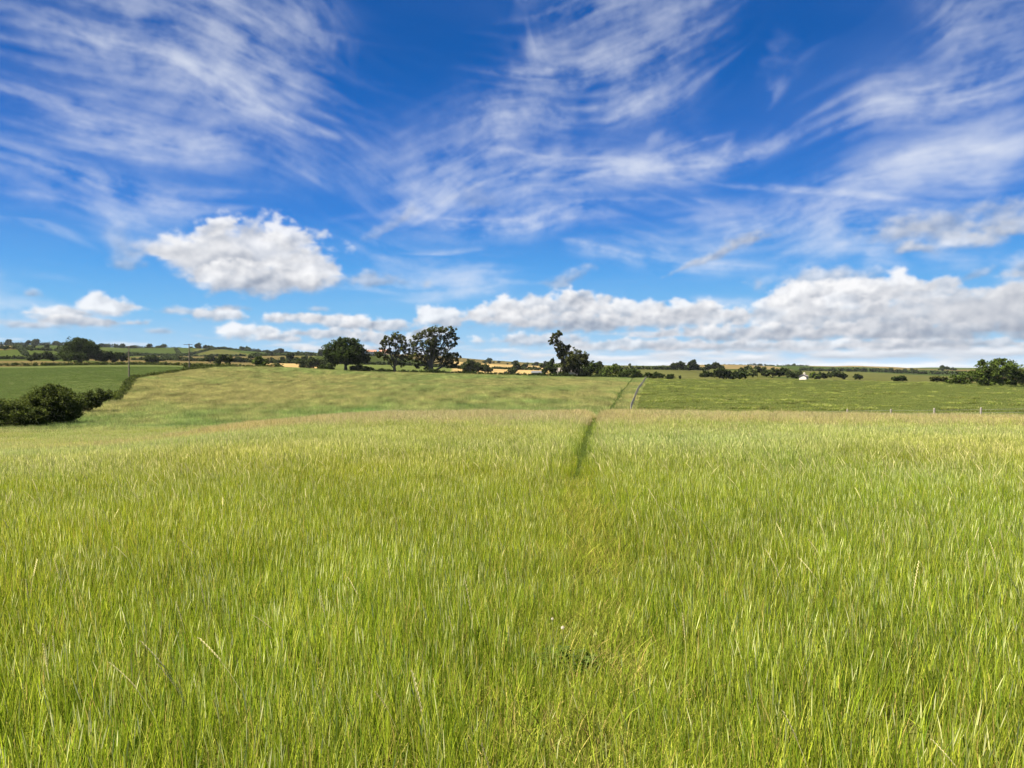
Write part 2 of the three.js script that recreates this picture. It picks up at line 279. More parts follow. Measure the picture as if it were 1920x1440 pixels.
function groundColour(x, D) {
  const n = fbm(x / 9, D / 14, 4), m = noise(x / 1.7, D / 2.3), f = field(x, D); let c;
  if (f === 'meadow' && D > 13 && Math.abs(x - pathAt(D)) < 0.8) return [0.035, 0.05, 0.014];
  if (f === 'meadow') { const t = smooth(-0.3, 0.5, n + 0.3 * m); c = [lerp(0.05, 0.085, t), lerp(0.06, 0.08, t), lerp(0.014, 0.024, t)]; }
  else if (f === 'pasture_left') { const t = clamp(0.5 + 0.5 * n + 0.2 * m); c = [lerp(0.042, 0.056, t), lerp(0.056, 0.07, t), lerp(0.018, 0.024, t)]; }
  else if (f === 'pasture_right') { const t = clamp(0.5 + 0.6 * fbm(x / 16, D / 5, 4) + 0.25 * m); c = [lerp(0.06, 0.08, t), lerp(0.075, 0.092, t), lerp(0.018, 0.025, t)]; }
  else { const k = 0.32 + 0.09 * fbm(x / 30, D / 60, 3) + 0.05 * noise(x / 6, D / 9) + 0.04 * noise(x / 2.1, D / 5); c = farCrop(x, D).map((v) => v * k); }
  return c;
}
const ground = {};
{
  const ds = []; for (let D = -30; D < 60; D += 0.6) ds.push(D); for (let D = 60; D < 330; D += 1.3) ds.push(D); for (let D = 330; D < 2600; D *= 1.008) ds.push(D); ds.push(2600, 2900, 3300, 4000, 5500, 8000, 12000);
  const NU = 460, us = [...Array(NU + 1).keys()].map((i) => { const t = i / NU * 2 - 1; return 1.15 * t + 0.85 * t ** 3; });
  const pos = [], col = [], id = [];
  for (const D of ds) for (const u of us) { const x = u * Math.max(D, 30); pos.push(x, height(x, -D), -D); col.push(...groundColour(x, D)); }
  const w = NU + 1, sets = { meadow: [], pasture_left: [], pasture_right: [], farmland: [] };
  for (let j = 0; j < ds.length - 1; j++) for (let i = 0; i < NU; i++) {
    const D = (ds[j] + ds[j + 1]) / 2, x = (us[i] + us[i + 1]) / 2 * Math.max(D, 30), a = j * w + i;
    sets[field(x, D)].push(a, a + 1, a + w, a + 1, a + w + 1, a + w);
  }
  const whole = new THREE.BufferGeometry(); whole.setAttribute('position', new THREE.Float32BufferAttribute(pos, 3)); whole.setIndex([].concat(...Object.values(sets).map((s) => s))); whole.computeVertexNormals();
  const nor = whole.attributes.normal.array, mat = new THREE.MeshPhysicalMaterial({ vertexColors: true, roughness: 1, specularIntensity: 0 });
  const info = { meadow: ['meadow', 'tall grass meadow soil under the long seeding grass', 'meadow'], pasture_left: ['pasture', 'smooth green pasture behind the low hedge by the power poles', 'pasture'], pasture_right: ['pasture_001', 'grazed green pasture on the far side of the wire fences', 'pasture'], farmland: ['farmland', 'patchwork of far green and golden fields up to the skyline ridge', 'farmland'] };
  for (const [k, idx] of Object.entries(sets)) {
    const map = new Map(), p = [], n = [], c = [], ix = [];
    for (const v of idx) { if (!map.has(v)) { map.set(v, map.size); p.push(pos[v * 3], pos[v * 3 + 1], pos[v * 3 + 2]); n.push(nor[v * 3], nor[v * 3 + 1], nor[v * 3 + 2]); c.push(col[v * 3], col[v * 3 + 1], col[v * 3 + 2]); } ix.push(map.get(v)); }
    const g = new THREE.BufferGeometry(); g.setAttribute('position', new THREE.Float32BufferAttribute(p, 3)); g.setAttribute('normal', new THREE.Float32BufferAttribute(n, 3)); g.setAttribute('color', new THREE.Float32BufferAttribute(c, 3)); g.setIndex(ix);
    const m = new THREE.Mesh(g, mat); m.name = info[k][0]; m.receiveShadow = true; m.userData = { label: info[k][1], category: info[k][2], kind: 'structure' }; scene.add(m); ground[k] = m;
  }
}
console.log('terrain done');

// ------------------------------------------------------------------ helpers for things
const used = new Map();
function numbered(n) { const k = used.get(n) ?? 0; used.set(n, k + 1); return k ? n + '_' + String(k).padStart(3, '0') : n; }
function tag(o, label, category, group, kind) { o.userData = { label, category }; if (group) o.userData.group = group; if (kind) o.userData.kind = kind; return o; }
function thing(name, label, category, p, group) { const g = new THREE.Group(); g.name = numbered(name); g.position.copy(p); tag(g, label, category, group); scene.add(g); return g; }
function part(name, geo, mat, parent) { const m = new THREE.Mesh(geo, mat); m.name = name; m.castShadow = m.receiveShadow = true; parent.add(m); return m; }
class Tris {                                           // loose triangles with a colour each
  constructor() { this.p = []; this.c = []; this.n = []; }
  tri(a, b, c, col, nn) { this.p.push(...a, ...b, ...c); for (let i = 0; i < 3; i++) this.c.push(...col); if (nn) for (let i = 0; i < 3; i++) this.n.push(...nn); }
  geo() { const g = new THREE.BufferGeometry(); g.setAttribute('position', new THREE.Float32BufferAttribute(this.p, 3)); g.setAttribute('color', new THREE.Float32BufferAttribute(this.c, 3)); if (this.n.length) g.setAttribute('normal', new THREE.Float32BufferAttribute(this.n, 3)); else g.computeVertexNormals(); return g; }
}
function limb(points, radii, sides = 7) {              // a tapering bough through points
  const curve = new THREE.CatmullRomCurve3(points.map((p) => new THREE.Vector3(...p))), n = Math.max(3, points.length * 3), fr = curve.computeFrenetFrames(n, false), pos = [], idx = [];
  for (let i = 0; i <= n; i++) { const t = i / n, c = curve.getPointAt(t), k = t * (radii.length - 1), a = Math.min(radii.length - 2, Math.floor(k)), r = lerp(radii[a], radii[a + 1], k - a); for (let j = 0; j < sides; j++) { const an = j / sides * 2 * Math.PI, rr = r * (1 + 0.12 * Math.sin(j * 2.3 + i)); const v = c.clone().addScaledVector(fr.normals[i], Math.cos(an) * rr).addScaledVector(fr.binormals[i], Math.sin(an) * rr); pos.push(v.x, v.y, v.z); } }
  for (let i = 0; i < n; i++) for (let j = 0; j < sides; j++) { const a = i * sides + j, b = i * sides + (j + 1) % sides; idx.push(a, b, a + sides, b, b + sides, a + sides); }
  const g = new THREE.BufferGeometry(); g.setAttribute('position', new THREE.Float32BufferAttribute(pos, 3)); g.setIndex(idx); g.computeVertexNormals(); return g;
}
const leafMat = new THREE.MeshPhysicalMaterial({ vertexColors: true, roughness: 1, specularIntensity: 0.12, transmission: 0.25, thickness: 0, side: THREE.DoubleSide });
const barkMat = new THREE.MeshStandardMaterial({ color: new THREE.Color().setRGB(0.075, 0.065, 0.05), roughness: 0.95 });
// fills a lobe with sprays of leaves: lobe = [x, y, z, rx, ry, rz], in metres
function sprays(T, lobe, r, o) {
  const [cx, cy, cz, rx, ry, rz] = lobe, vol = Math.cbrt(rx * ry * rz), n = Math.max(5, Math.round((o.sprays ?? 22) * vol / (o.unit ?? 2)));
  for (let k = 0; k < n; k++) {
    const th = r() * 2 * Math.PI, ct = r() * 2 - 1, st = Math.sqrt(1 - ct * ct), q = (0.25 + 0.78 * Math.sqrt(r())) * (r() < 0.14 ? 1.22 : 1);
    const sx = cx + rx * q * st * Math.cos(th), sy = cy + ry * q * ct, sz = cz + rz * q * st * Math.sin(th), sr = (o.spray ?? 0.3) * vol * (0.6 + 0.8 * r());
    const tone = 0.72 + 0.56 * r(), hue = r();
    for (let i = 0; i < o.leaves; i++) {
      const a = r() * 2 * Math.PI, c2 = r() * 2 - 1, s2 = Math.sqrt(1 - c2 * c2), q2 = sr * Math.cbrt(r());
      const x = sx + q2 * s2 * Math.cos(a), y = sy + q2 * c2 * 0.8, z = sz + q2 * s2 * Math.sin(a);
      if (o.floor !== undefined && y < o.floor) continue;
      const s = o.leaf * (0.6 + 0.8 * r()), a1 = r() * 2 * Math.PI, e1 = (r() - 0.5) * 2.2, a2 = a1 + 1.2 + r(), e2 = (r() - 0.5) * 2.2;
      const v1 = [Math.cos(a1) * Math.cos(e1) * s, Math.sin(e1) * s, Math.sin(a1) * Math.cos(e1) * s], v2 = [Math.cos(a2) * Math.cos(e2) * s * 0.8, Math.sin(e2) * s * 0.8, Math.sin(a2) * Math.cos(e2) * s * 0.8];
      const k2 = tone * (0.8 + 0.4 * r()), col = [lerp(o.col[0], o.col2[0], hue) * k2, lerp(o.col[1], o.col2[1], hue) * k2, lerp(o.col[2], o.col2[2], hue) * k2];
      T.tri([x - v1[0] * 0.5, y - v1[1] * 0.5, z - v1[2] * 0.5], [x + v1[0] * 0.5 , y + v1[1] * 0.5, z + v1[2] * 0.5], [x + v2[0], y + v2[1], z + v2[2]], col);
    }
  }
}
const GREENS = { oak: [[0.02, 0.034, 0.007], [0.034, 0.054, 0.009]], ash: [[0.034, 0.042, 0.010], [0.06, 0.068, 0.016]], bush: [[0.026, 0.04, 0.007], [0.06, 0.08, 0.013]], light: [[0.04, 0.068, 0.010], [0.08, 0.115, 0.018]], willow: [[0.07, 0.09, 0.026], [0.1, 0.125, 0.036]], far: [[0.022, 0.035, 0.010], [0.038, 0.055, 0.014]] };
// a tree read off the photograph: lobes [px, py, rx, ry] and boughs [[px, py], ...] in photo pixels at depth D, stood on the ground at D
function plant(name, label, category, px, D, o) {
  const r = rng(o.seed ?? Math.round(px * 13 + D)), m = D / F, base = at(px, D), y0 = rowOf(base), g = thing(name, label, category, base, o.group);
  const py0 = o.base ?? y0, L = (x, y) => [(x - px) * m, (py0 - y) * m];
  const T = new Tris(), [c1, c2] = GREENS[o.kind ?? 'oak'], limbs = [];
  const sw = o.kind === undefined || o.kind === 'far' ? 0.86 : 1;
  for (const [x, y, rx0, ry0, dz = 0] of o.lobes) { const rx = rx0 * sw, ry = ry0 * sw;
    const [lx, ly] = L(x, y), R = (rx + ry) / 2 * m, z = dz * m + (r() - 0.5) * R * 0.5;
    sprays(T, [lx, ly, z, rx * m, ry * m, R * (o.deep ?? 1)], r, { leaves: o.leaves ?? 26, leaf: o.leaf ?? 0.34, col: c1, col2: c2, sprays: o.sprays ?? 22, unit: o.unit ?? 2, spray: o.spray ?? 0.3, floor: 0.02 });
    if (o.fork) { const [fx, fy] = L(...o.fork); limbs.push(limb([[fx, fy, 0], [lerp(fx, lx, 0.5) + (r() - 0.5) * 0.3, lerp(fy, ly, 0.55), z * 0.5], [lx, ly, z], [lx + (r() - 0.5) * rx * m, ly + ry * m * 0.6, z]], [o.bough ?? 0.16, 0.11, 0.07, 0.025], 5)); }
  }
  for (const [pts, w0, w1] of o.boughs ?? []) limbs.push(limb(pts.map(([x, y, z = 0]) => [...L(x, y), z * m]), [w0 * m, lerp(w0, w1, 0.5) * m, w1 * m], 7));
  if (limbs.length) { const tr = part('trunk', mergeGeometries(limbs), barkMat, g); tr.position.y = -0.15; }
  part(category === 'tree' ? 'crown' : 'foliage', T.geo(), leafMat, g);
  return g;
}

// ------------------------------------------------------------------ the trees on the second brow
plant('oak_tree', 'round dark oak with short trunk, standing alone beside the two taller ashes', 'tree', 649, 270, {
  base: 697, kind: 'oak', fork: [649, 684], bough: 0.28, leaves: 34, sprays: 48, leaf: 0.46,
  lobes: [[648, 650, 24, 15], [628, 656, 19, 14], [668, 655, 19, 14], [620, 668, 13, 11], [678, 668, 15, 11], [648, 665, 26, 14, 14], [648, 664, 26, 15, -14], [640, 642, 15, 9], [658, 643, 14, 9], [632, 676, 14, 7], [664, 678, 14, 6], [686, 675, 8, 6], [615, 662, 7, 7]],
  boughs: [[[[649, 700], [648.5, 690], [648, 678], [647, 665]], 3.6, 1.4]] });
plant('ash_tree', 'open ash with thin twin stems and gaps of sky in its crown', 'tree', 740, 272, {
  base: 696, kind: 'ash', fork: [740, 678], bough: 0.13, leaves: 30, sprays: 26, leaf: 0.44, spray: 0.29,
  lobes: [[742, 627, 11, 8], [752, 632, 9, 8], [728, 634, 11, 8], [720, 640, 9, 6], [758, 642, 9, 8], [738, 642, 9, 6], [716, 652, 9, 7], [712, 662, 7, 6], [750, 652, 10, 7], [762, 656, 8, 7], [745, 662, 10, 7], [756, 668, 9, 6], [730, 655, 6, 5], [722, 668, 6, 5], [752, 680, 8, 3.5], [766, 664, 6, 6], [735, 672, 6, 5]],
  boughs: [[[[740, 699], [740, 688], [739, 678], [734, 664], [730, 650], [732, 636]], 2.7, 0.6], [[[740, 684], [743, 672], [747, 658], [745, 640]], 1.6, 0.5], [[[740, 688], [732, 678], [722, 664]], 1.2, 0.4], [[[741, 682], [752, 672], [761, 660]], 1.2, 0.4]] });
plant('ash_tree', 'tallest ash of the brow, ragged crown and a heavy low limb reaching sideways', 'tree', 808, 272, {
  base: 700, kind: 'ash', fork: [806, 680], bough: 0.2, leaves: 30, sprays: 27, leaf: 0.45, spray: 0.29,
  lobes: [[815, 617, 14, 9], [830, 616, 10, 7], [800, 624, 12, 9], [848, 620, 9, 8], [785, 632, 12, 9], [818, 632, 14, 9], [838, 632, 10, 8], [854, 630, 6, 7], [776, 644, 11, 9], [800, 644, 14, 9], [822, 648, 13, 9], [843, 645, 7, 6], [853, 642, 4, 7], [780, 658, 12, 9], [802, 662, 13, 9], [774, 670, 11, 9], [792, 676, 10, 8], [822, 664, 11, 9], [836, 662, 10, 10], [846, 670, 11, 10], [856, 668, 8, 8], [843, 682, 11, 7], [856, 684, 7, 6], [830, 676, 9, 7], [800, 686, 6, 7], [784, 686, 6, 4], [812, 640, 10, 8, 16], [806, 655, 12, 8, -16]],
  boughs: [[[[808, 704], [808, 690], [810, 676], [814, 655], [816, 630]], 5, 1], [[[809, 692], [802, 676], [794, 655], [788, 638]], 2.6, 0.6], [[[812, 676], [824, 655], [834, 636], [846, 624]], 2, 0.5], [[[809, 698], [818, 692], [830, 685], [842, 678]], 2.6, 1], [[[803, 684], [790, 674], [778, 662]], 1.5, 0.5]] });
plant('ash_tree', 'lopsided tree leaning to one side with a tall ragged plume, behind the brow hedge', 'tree', 1060, 280, {
  base: 704, kind: 'ash', fork: [1058, 685], bough: 0.18, leaves: 34, sprays: 34, leaf: 0.45, spray: 0.3,
  lobes: [[1048, 621, 6, 6], [1040, 628, 7, 7], [1033, 637, 6, 5], [1046, 638, 8, 7], [1052, 646, 8, 7], [1044, 652, 5, 5], [1056, 656, 8, 8], [1063, 648, 7, 6], [1050, 664, 6, 6], [1066, 664, 12, 11], [1080, 660, 12, 11], [1076, 674, 16, 12], [1090, 670, 12, 11], [1098, 676, 8, 8], [1094, 664, 9, 8], [1062, 682, 12, 11], [1080, 688, 14, 8], [1057, 694, 9, 8], [1074, 670, 14, 12, 12], [1074, 680, 14, 12, -12]],
  boughs: [[[[1060, 708], [1060, 694], [1057, 674], [1052, 655], [1045, 638], [1046, 624]], 3.2, 0.6], [[[1060, 696], [1068, 682], [1080, 668]], 2.2, 0.7], [[[1056, 670], [1064, 656], [1064, 648]], 1.1, 0.4]] });
const shrub = (label, px, D, lobes, o = {}) => plant('shrub', label, 'shrub', px, D, { kind: 'bush', leaves: 28, leaf: 0.34, sprays: 40, unit: 1.2, spray: 0.36, lobes, ...o });
shrub('low dark shrub on the uphill side of the round oak', 614, 268, [[608, 691, 9, 5], [620, 689, 9, 6], [601, 694, 6, 3]], { base: 697, kind: 'oak' });
shrub('pair of low shrubs joined between the oak and the open ash', 676, 268, [[664, 692, 9, 6], [672, 689, 8, 6], [685, 692, 10, 5], [696, 692, 5, 3]], { base: 698, kind: 'oak' });
shrub('small dark shrub at the foot of the open ash', 720, 270, [[716, 695, 7, 4], [726, 697, 7, 3]], { base: 699, kind: 'oak' });
shrub('dark brambles around the trunk of the tallest ash', 808, 269, [[798, 698, 9, 4], [812, 697, 10, 5], [824, 699, 7, 3]], { base: 701, kind: 'oak' });

// ------------------------------------------------------------------ big bushes where the hedge meets the hollow, left
const nearLeaf = { leaves: 44, leaf: 0.2, unit: 1.1, sprays: 40, spray: 0.38, kind: 'bush', deep: 1.1 };
plant('thorn_bush', 'largest thorn bush, tall and dark, in the grassy hollow', 'bush', 95, 84, { ...nearLeaf, base: 792, fork: [95, 770], bough: 0.1,
  lobes: [[92, 738, 30, 20], [110, 735, 26, 18], [75, 745, 28, 18], [130, 748, 22, 17], [60, 755, 25, 16], [98, 724, 16, 10], [90, 765, 40, 22], [125, 765, 24, 18], [45, 758, 16, 14], [85, 780, 40, 14], [118, 778, 22, 12]] });
plant('thorn_bush', 'low spreading thorn bush in front of the largest one', 'bush', 30, 80, { ...nearLeaf, base: 800, fork: [30, 785], bough: 0.08,
  lobes: [[30, 768, 30, 18], [0, 762, 30, 20], [-40, 760, 40, 24], [60, 776, 22, 14], [20, 785, 36, 14], [-30, 785, 40, 16], [76, 787, 12, 8], [-80, 770, 34, 22]] });
plant('thorn_bush', 'smaller thorn bush at the uphill end, beside the rough hedge', 'bush', 168, 104, { ...nearLeaf, base: 765, leaf: 0.19,
  lobes: [[160, 737, 18, 12], [178, 731, 16, 10], [195, 727, 12, 8], [150, 750, 16, 13], [172, 744, 16, 10], [203, 731, 7, 6], [186, 738, 12, 8]] });

// ------------------------------------------------------------------ hedges
function hedge(label, line, o) {                       // line: [px, D] points on the ground
  const r = rng(o.seed ?? 3), pts = line.map(([px, D]) => at(px, D)), g = thing('hedge', label, 'hedge', pts[0], o.group), T = new Tris(), [c1, c2] = GREENS[o.kind ?? 'oak'];
  for (let i = 1; i < pts.length; i++) {
    const a = pts[i - 1], b = pts[i], len = Math.hypot(b.x - a.x, b.z - a.z), n = Math.ceil(len / (o.step ?? 1.4));
    for (let k = 0; k < n; k++) {
      const t = (k + r()) / n, x = lerp(a.x, b.x, t), z = lerp(a.z, b.z, t), v = 0.5 + 0.5 * noise(x / (o.wave ?? 9) + o.seed, z / (o.wave ?? 9));
      if (o.gaps && v < o.gaps) continue;
      const hh = o.h * (0.65 + 0.7 * v) * (0.85 + 0.3 * r()), w = o.w * (0.8 + 0.4 * r());
      sprays(T, [x - pts[0].x, height(x, z) - pts[0].y + hh * 0.45, z - pts[0].z, w * 0.5 + (o.step ?? 1.4) * 0.45, hh * 0.55, w * 0.6], r, { leaves: o.leaves ?? 16, leaf: o.leaf ?? 0.36, col: c1, col2: c2, sprays: o.sprays ?? 14, unit: 1, spray: 0.42 });
    }
  }
  part('foliage', T.geo(), leafMat, g); return g;
}
hedge('trimmed dark hedge along the brow behind the meadow', [[700, 277], [808, 276], [900, 276], [1000, 277], [1100, 277], [1160, 278], [1208, 278]], { h: 1.35, w: 1.4, seed: 1, wave: 30, step: 1.1 });
hedge('rough low hedge climbing from the thorn bushes past the power poles', [[212, 126], [232, 150], [252, 190], [300, 215], [345, 240], [400, 262], [440, 290]], { h: 1.0, w: 1.0, seed: 2, kind: 'bush', gaps: 0.2, step: 1.1, leaf: 0.24, wave: 7 });
hedge('rough hedge with bushes along the top of the meadow by the second pole', [[352, 262], [400, 288], [440, 292], [480, 296], [528, 300]], { h: 1.7, w: 1.6, seed: 12, kind: 'bush', step: 1.4, wave: 12 });
hedge('long grassy hedge bank at the top of the green pasture', [[-60, 345], [60, 345], [150, 342], [260, 338], [360, 330], [440, 322]], { h: 1.3, w: 1.5, seed: 4, kind: 'bush', step: 1.8, leaf: 0.4, wave: 30 });
console.log('near plants done');
const blob = (px, D, lobes, label, o = {}) => plant(o.name ?? 'tree', label, 'tree', px, D, { kind: 'far', leaves: 24, leaf: Math.max(0.4, D / 560), sprays: 34, unit: 1.6, fork: o.stem, bough: 0.2, lobes, ...o });
blob(150, 385, [[148, 648, 24, 13], [132, 656, 18, 13], [168, 654, 18, 13], [150, 660, 32, 13], [125, 664, 13, 10], [176, 664, 14, 10], [150, 640, 14, 7], [186, 668, 8, 8], [150, 668, 28, 8, 12]], 'broad dark oak rising above the far edge of the green pasture', { name: 'oak_tree', kind: 'oak', boughs: [[[[150, 682], [150, 670], [150, 655]], 4, 1.5]], base: 681, leaves: 30 });
blob(200, 390, [[198, 663, 9, 6], [206, 664, 8, 7], [196, 671, 9, 6]], 'small tree with two rounded heads next to the broad oak', { base: 680 });
blob(225, 392, [[222, 666, 13, 8], [232, 670, 8, 7], [214, 672, 8, 6]], 'bushy tree close behind the first power pole', { base: 680 });
blob(284, 470, [[278, 668, 10, 5], [290, 668, 11, 6], [284, 672, 14, 4]], 'low round thicket alone on the green hill slope between the poles', { base: 677 });
blob(78, 420, [[70, 668, 14, 6], [90, 666, 14, 8], [100, 670, 8, 6], [60, 672, 10, 4]], 'dark thicket on the slope beside the broad oak', { base: 680 });
blob(415, 300, [[418, 668, 9, 7], [428, 672, 10, 8], [408, 676, 8, 6]], 'dark tree above the rough hedge at the meadow top', { base: 688, D: 1 });
blob(488, 305, [[483, 676, 9, 7], [494, 678, 10, 7], [488, 670, 7, 5]], 'rounded grey-green willow at the corner of the golden field', { base: 689, kind: 'light' });
blob(522, 340, [[520, 682, 6, 5], [524, 686, 7, 4]], 'tiny bush on the edge of the golden field beside the willow', { base: 690 });
blob(580, 420, [[568, 676, 14, 8], [588, 674, 14, 8], [602, 678, 14, 8], [578, 682, 18, 6]], 'dark copse just behind the round oak', { base: 690 });
blob(895, 450, [[880, 674, 12, 9], [892, 680, 14, 9], [908, 682, 12, 7], [872, 682, 10, 9], [884, 686, 16, 6], [918, 685, 6, 5]], 'dark sloping copse beside the tallest ash', { base: 692 });
blob(968, 600, [[968, 678, 7, 5], [972, 682, 5, 4]], 'round tree on the hedge between the golden fields', { base: 687, stem: [968, 684] });
blob(960, 430, [[960, 690, 9, 5], [964, 687, 6, 4], [948, 693, 4, 3]], 'round bush at the edge of the golden field near the shed', { base: 697 });
blob(985, 700, [[985, 677, 5, 3], [980, 680, 3, 3]], 'small tree far along the hedge between the golden fields', { base: 685 });
blob(1020, 620, [[1018, 679, 6, 4], [1024, 682, 6, 5]], 'small rounded tree beyond the shed', { base: 687 });
blob(1032, 300, [[1030, 684, 8, 10], [1022, 692, 8, 8], [1040, 690, 8, 10], [1036, 676, 5, 7]], 'dark tree pressed against the lopsided leaning tree', { base: 704 });
blob(1118, 300, [[1112, 684, 8, 9], [1104, 690, 10, 10], [1122, 690, 9, 9], [1094, 694, 9, 8]], 'bushy tree on the sheltered side of the lopsided tree', { base: 706, kind: 'oak' });
blob(1124, 520, [[1124, 676, 6, 4], [1127, 680, 4, 4]], 'round-headed tree peeping over the bushes beside the lopsided tree', { base: 692 });
blob(1150, 296, [[1150, 688, 9, 8], [1158, 692, 9, 8], [1140, 694, 9, 7], [1132, 697, 9, 6]], 'light green bushy tree behind the brow hedge', { base: 708, kind: 'light' });
shrub('dark rounded shrub at the end of the brow hedge', 1180, 275, [[1172, 703, 10, 6], [1184, 701, 11, 7], [1196, 703, 9, 5], [1164, 705, 8, 4]], { base: 712, kind: 'oak' });
shrub('shrub just past the far end of the wire mesh fence', 1226, 279, [[1216, 705, 9, 4], [1228, 705, 9, 5], [1238, 706, 7, 4]], { base: 712, kind: 'oak' });
shrub('small round shrub on the pasture skyline beside the fence end', 1257, 281, [[1258, 706, 7, 4], [1254, 708, 6, 3]], { base: 712, kind: 'oak' });
shrub('tiny shrub standing alone on the pasture skyline', 1275, 281, [[1275, 708, 2, 3]], { base: 712, kind: 'oak' });
blob(1272, 620, [[1264, 688, 9, 5], [1276, 686, 9, 6], [1284, 690, 6, 4]], 'wide dark tree on the far field hedge', { base: 697 });
blob(1298, 610, [[1297, 683, 9, 6], [1304, 688, 8, 6], [1290, 690, 7, 5], [1300, 679, 5, 4]], 'taller pointed tree on the far field hedge', { base: 697 });
blob(1326, 330, [[1324, 702, 10, 6], [1318, 705, 7, 4], [1332, 705, 7, 5]], 'rounded dark bush at the low end of the tree belt', { base: 714 });
blob(1356, 340, [[1352, 698, 11, 8], [1364, 701, 9, 7], [1344, 702, 8, 7], [1358, 706, 12, 4]], 'dark bushy tree second in the tree belt', { base: 714 });
blob(1335, 640, [[1328, 690, 8, 5], [1342, 688, 9, 6], [1352, 691, 6, 5]], 'dark tree behind the start of the tree belt', { base: 698 });
blob(1384, 350, [[1380, 704, 12, 6], [1394, 703, 10, 6], [1372, 706, 7, 4]], 'low wide bush in the tree belt', { base: 714, kind: 'oak' });
blob(1400, 420, [[1392, 692, 8, 6], [1404, 688, 8, 5], [1396, 697, 10, 5]], 'dark tree right behind the pale willow', { base: 709 });
blob(1410, 380, [[1408, 694, 9, 7], [1414, 698, 7, 5]], 'pale rounded willow in the tree belt', { base: 712, kind: 'willow' });
blob(1424, 430, [[1420, 690, 8, 6], [1430, 692, 7, 6]], 'dark rounded tree next to the pale willow', { base: 709 });
blob(1445, 380, [[1436, 698, 10, 7], [1450, 696, 10, 8], [1462, 699, 9, 7]], 'group tree with bare brown stems in the tree belt', { base: 713, stem: [1448, 706] });
blob(1470, 420, [[1466, 693, 8, 5], [1474, 696, 7, 6]], 'pointed dark tree in the tree belt', { base: 711 });
blob(1488, 400, [[1480, 701, 10, 7], [1492, 704, 8, 6], [1498, 700, 6, 6]], 'dark tree hugging the small white house', { base: 713 });
blob(1528, 400, [[1524, 706, 7, 5], [1532, 708, 6, 4]], 'small light bush beside the small white house', { base: 715, kind: 'light' });
blob(1540, 410, [[1539, 705, 7, 5], [1546, 708, 6, 4]], 'small dark tree between the white house and the broad thicket', { base: 715 });
blob(1570, 405, [[1560, 704, 8, 6], [1572, 704, 9, 6], [1582, 707, 6, 5]], 'broad dark thicket in the grass field', { base: 715 });
blob(1609, 400, [[1607, 709, 7, 5], [1613, 710, 5, 4]], 'single round bush standing free in the grass field', { base: 716 });
blob(1686, 300, [[1680, 713, 9, 4], [1690, 712, 9, 5], [1696, 714, 6, 3]], 'domed bush with a grey heart on the pasture skyline', { base: 720, kind: 'oak' });
blob(1760, 255, [[1752, 714, 8, 4], [1762, 713, 9, 5], [1772, 715, 7, 4]], 'low brown bush beside the line of hedge trees', { base: 722, kind: 'ash' });
blob(1800, 232, [[1790, 709, 10, 7], [1808, 705, 11, 7], [1822, 705, 11, 9], [1781, 715, 7, 4], [1806, 715, 17, 5]], 'lower half of the hedge trees, open and light, beside the tallest', { base: 723, kind: 'light', leaf: 0.4, stem: [1800, 716] });
blob(1870, 225, [[1850, 692, 18, 13], [1875, 688, 22, 14], [1900, 693, 22, 15], [1925, 702, 20, 14], [1850, 706, 22, 12], [1885, 706, 26, 13], [1842, 680, 8, 6], [1872, 678, 14, 6], [1832, 700, 9, 8], [1915, 714, 24, 8], [1860, 715, 26, 7]], 'tallest hedge tree, dense and bright green, at the pasture edge', { base: 724, kind: 'light', leaf: 0.42, sprays: 40, leaves: 28, stem: [1872, 712] });
console.log('placed trees done');

// far trees: a few kinds, copied along the hedges and the ridge
const farKinds = [];
for (let k = 0; k < 5; k++) {
  const r = rng(900 + k), T = new Tris(), [c1, c2] = GREENS.far, w = [5, 4, 6.5, 3.2, 5.5][k], h = [9, 10, 8, 8, 7][k];
  for (let i = 0; i < 7; i++) sprays(T, [(r() - 0.5) * w * 1.3, h * (0.26 + 0.5 * r()), (r() - 0.5) * w * 1.1, w * (0.35 + 0.2 * r()), h * (0.16 + 0.1 * r()), w * 0.45], r, { leaves: 12, leaf: 1.35, col: c1, col2: c2, sprays: 26, unit: 2, spray: 0.36, floor: 0.1 });
  farKinds.push([T.geo(), limb([[0, -0.5, 0], [0.1, h * 0.3, 0], [0, h * 0.6, 0]], [0.35, 0.28, 0.12], 5)]);
}
function farTree(px, D, s, k, label, group) {
  const p = at(px, D), g = thing('tree', label, 'tree', p, group); g.rotation.y = (px * 7.13 + D) % 6.28; g.scale.set(s, s * (0.85 + 0.3 * ((px * 0.37) % 1)), s);
  part('trunk', farKinds[k][1], barkMat, g); part('crown', farKinds[k][0], leafMat, g);
}
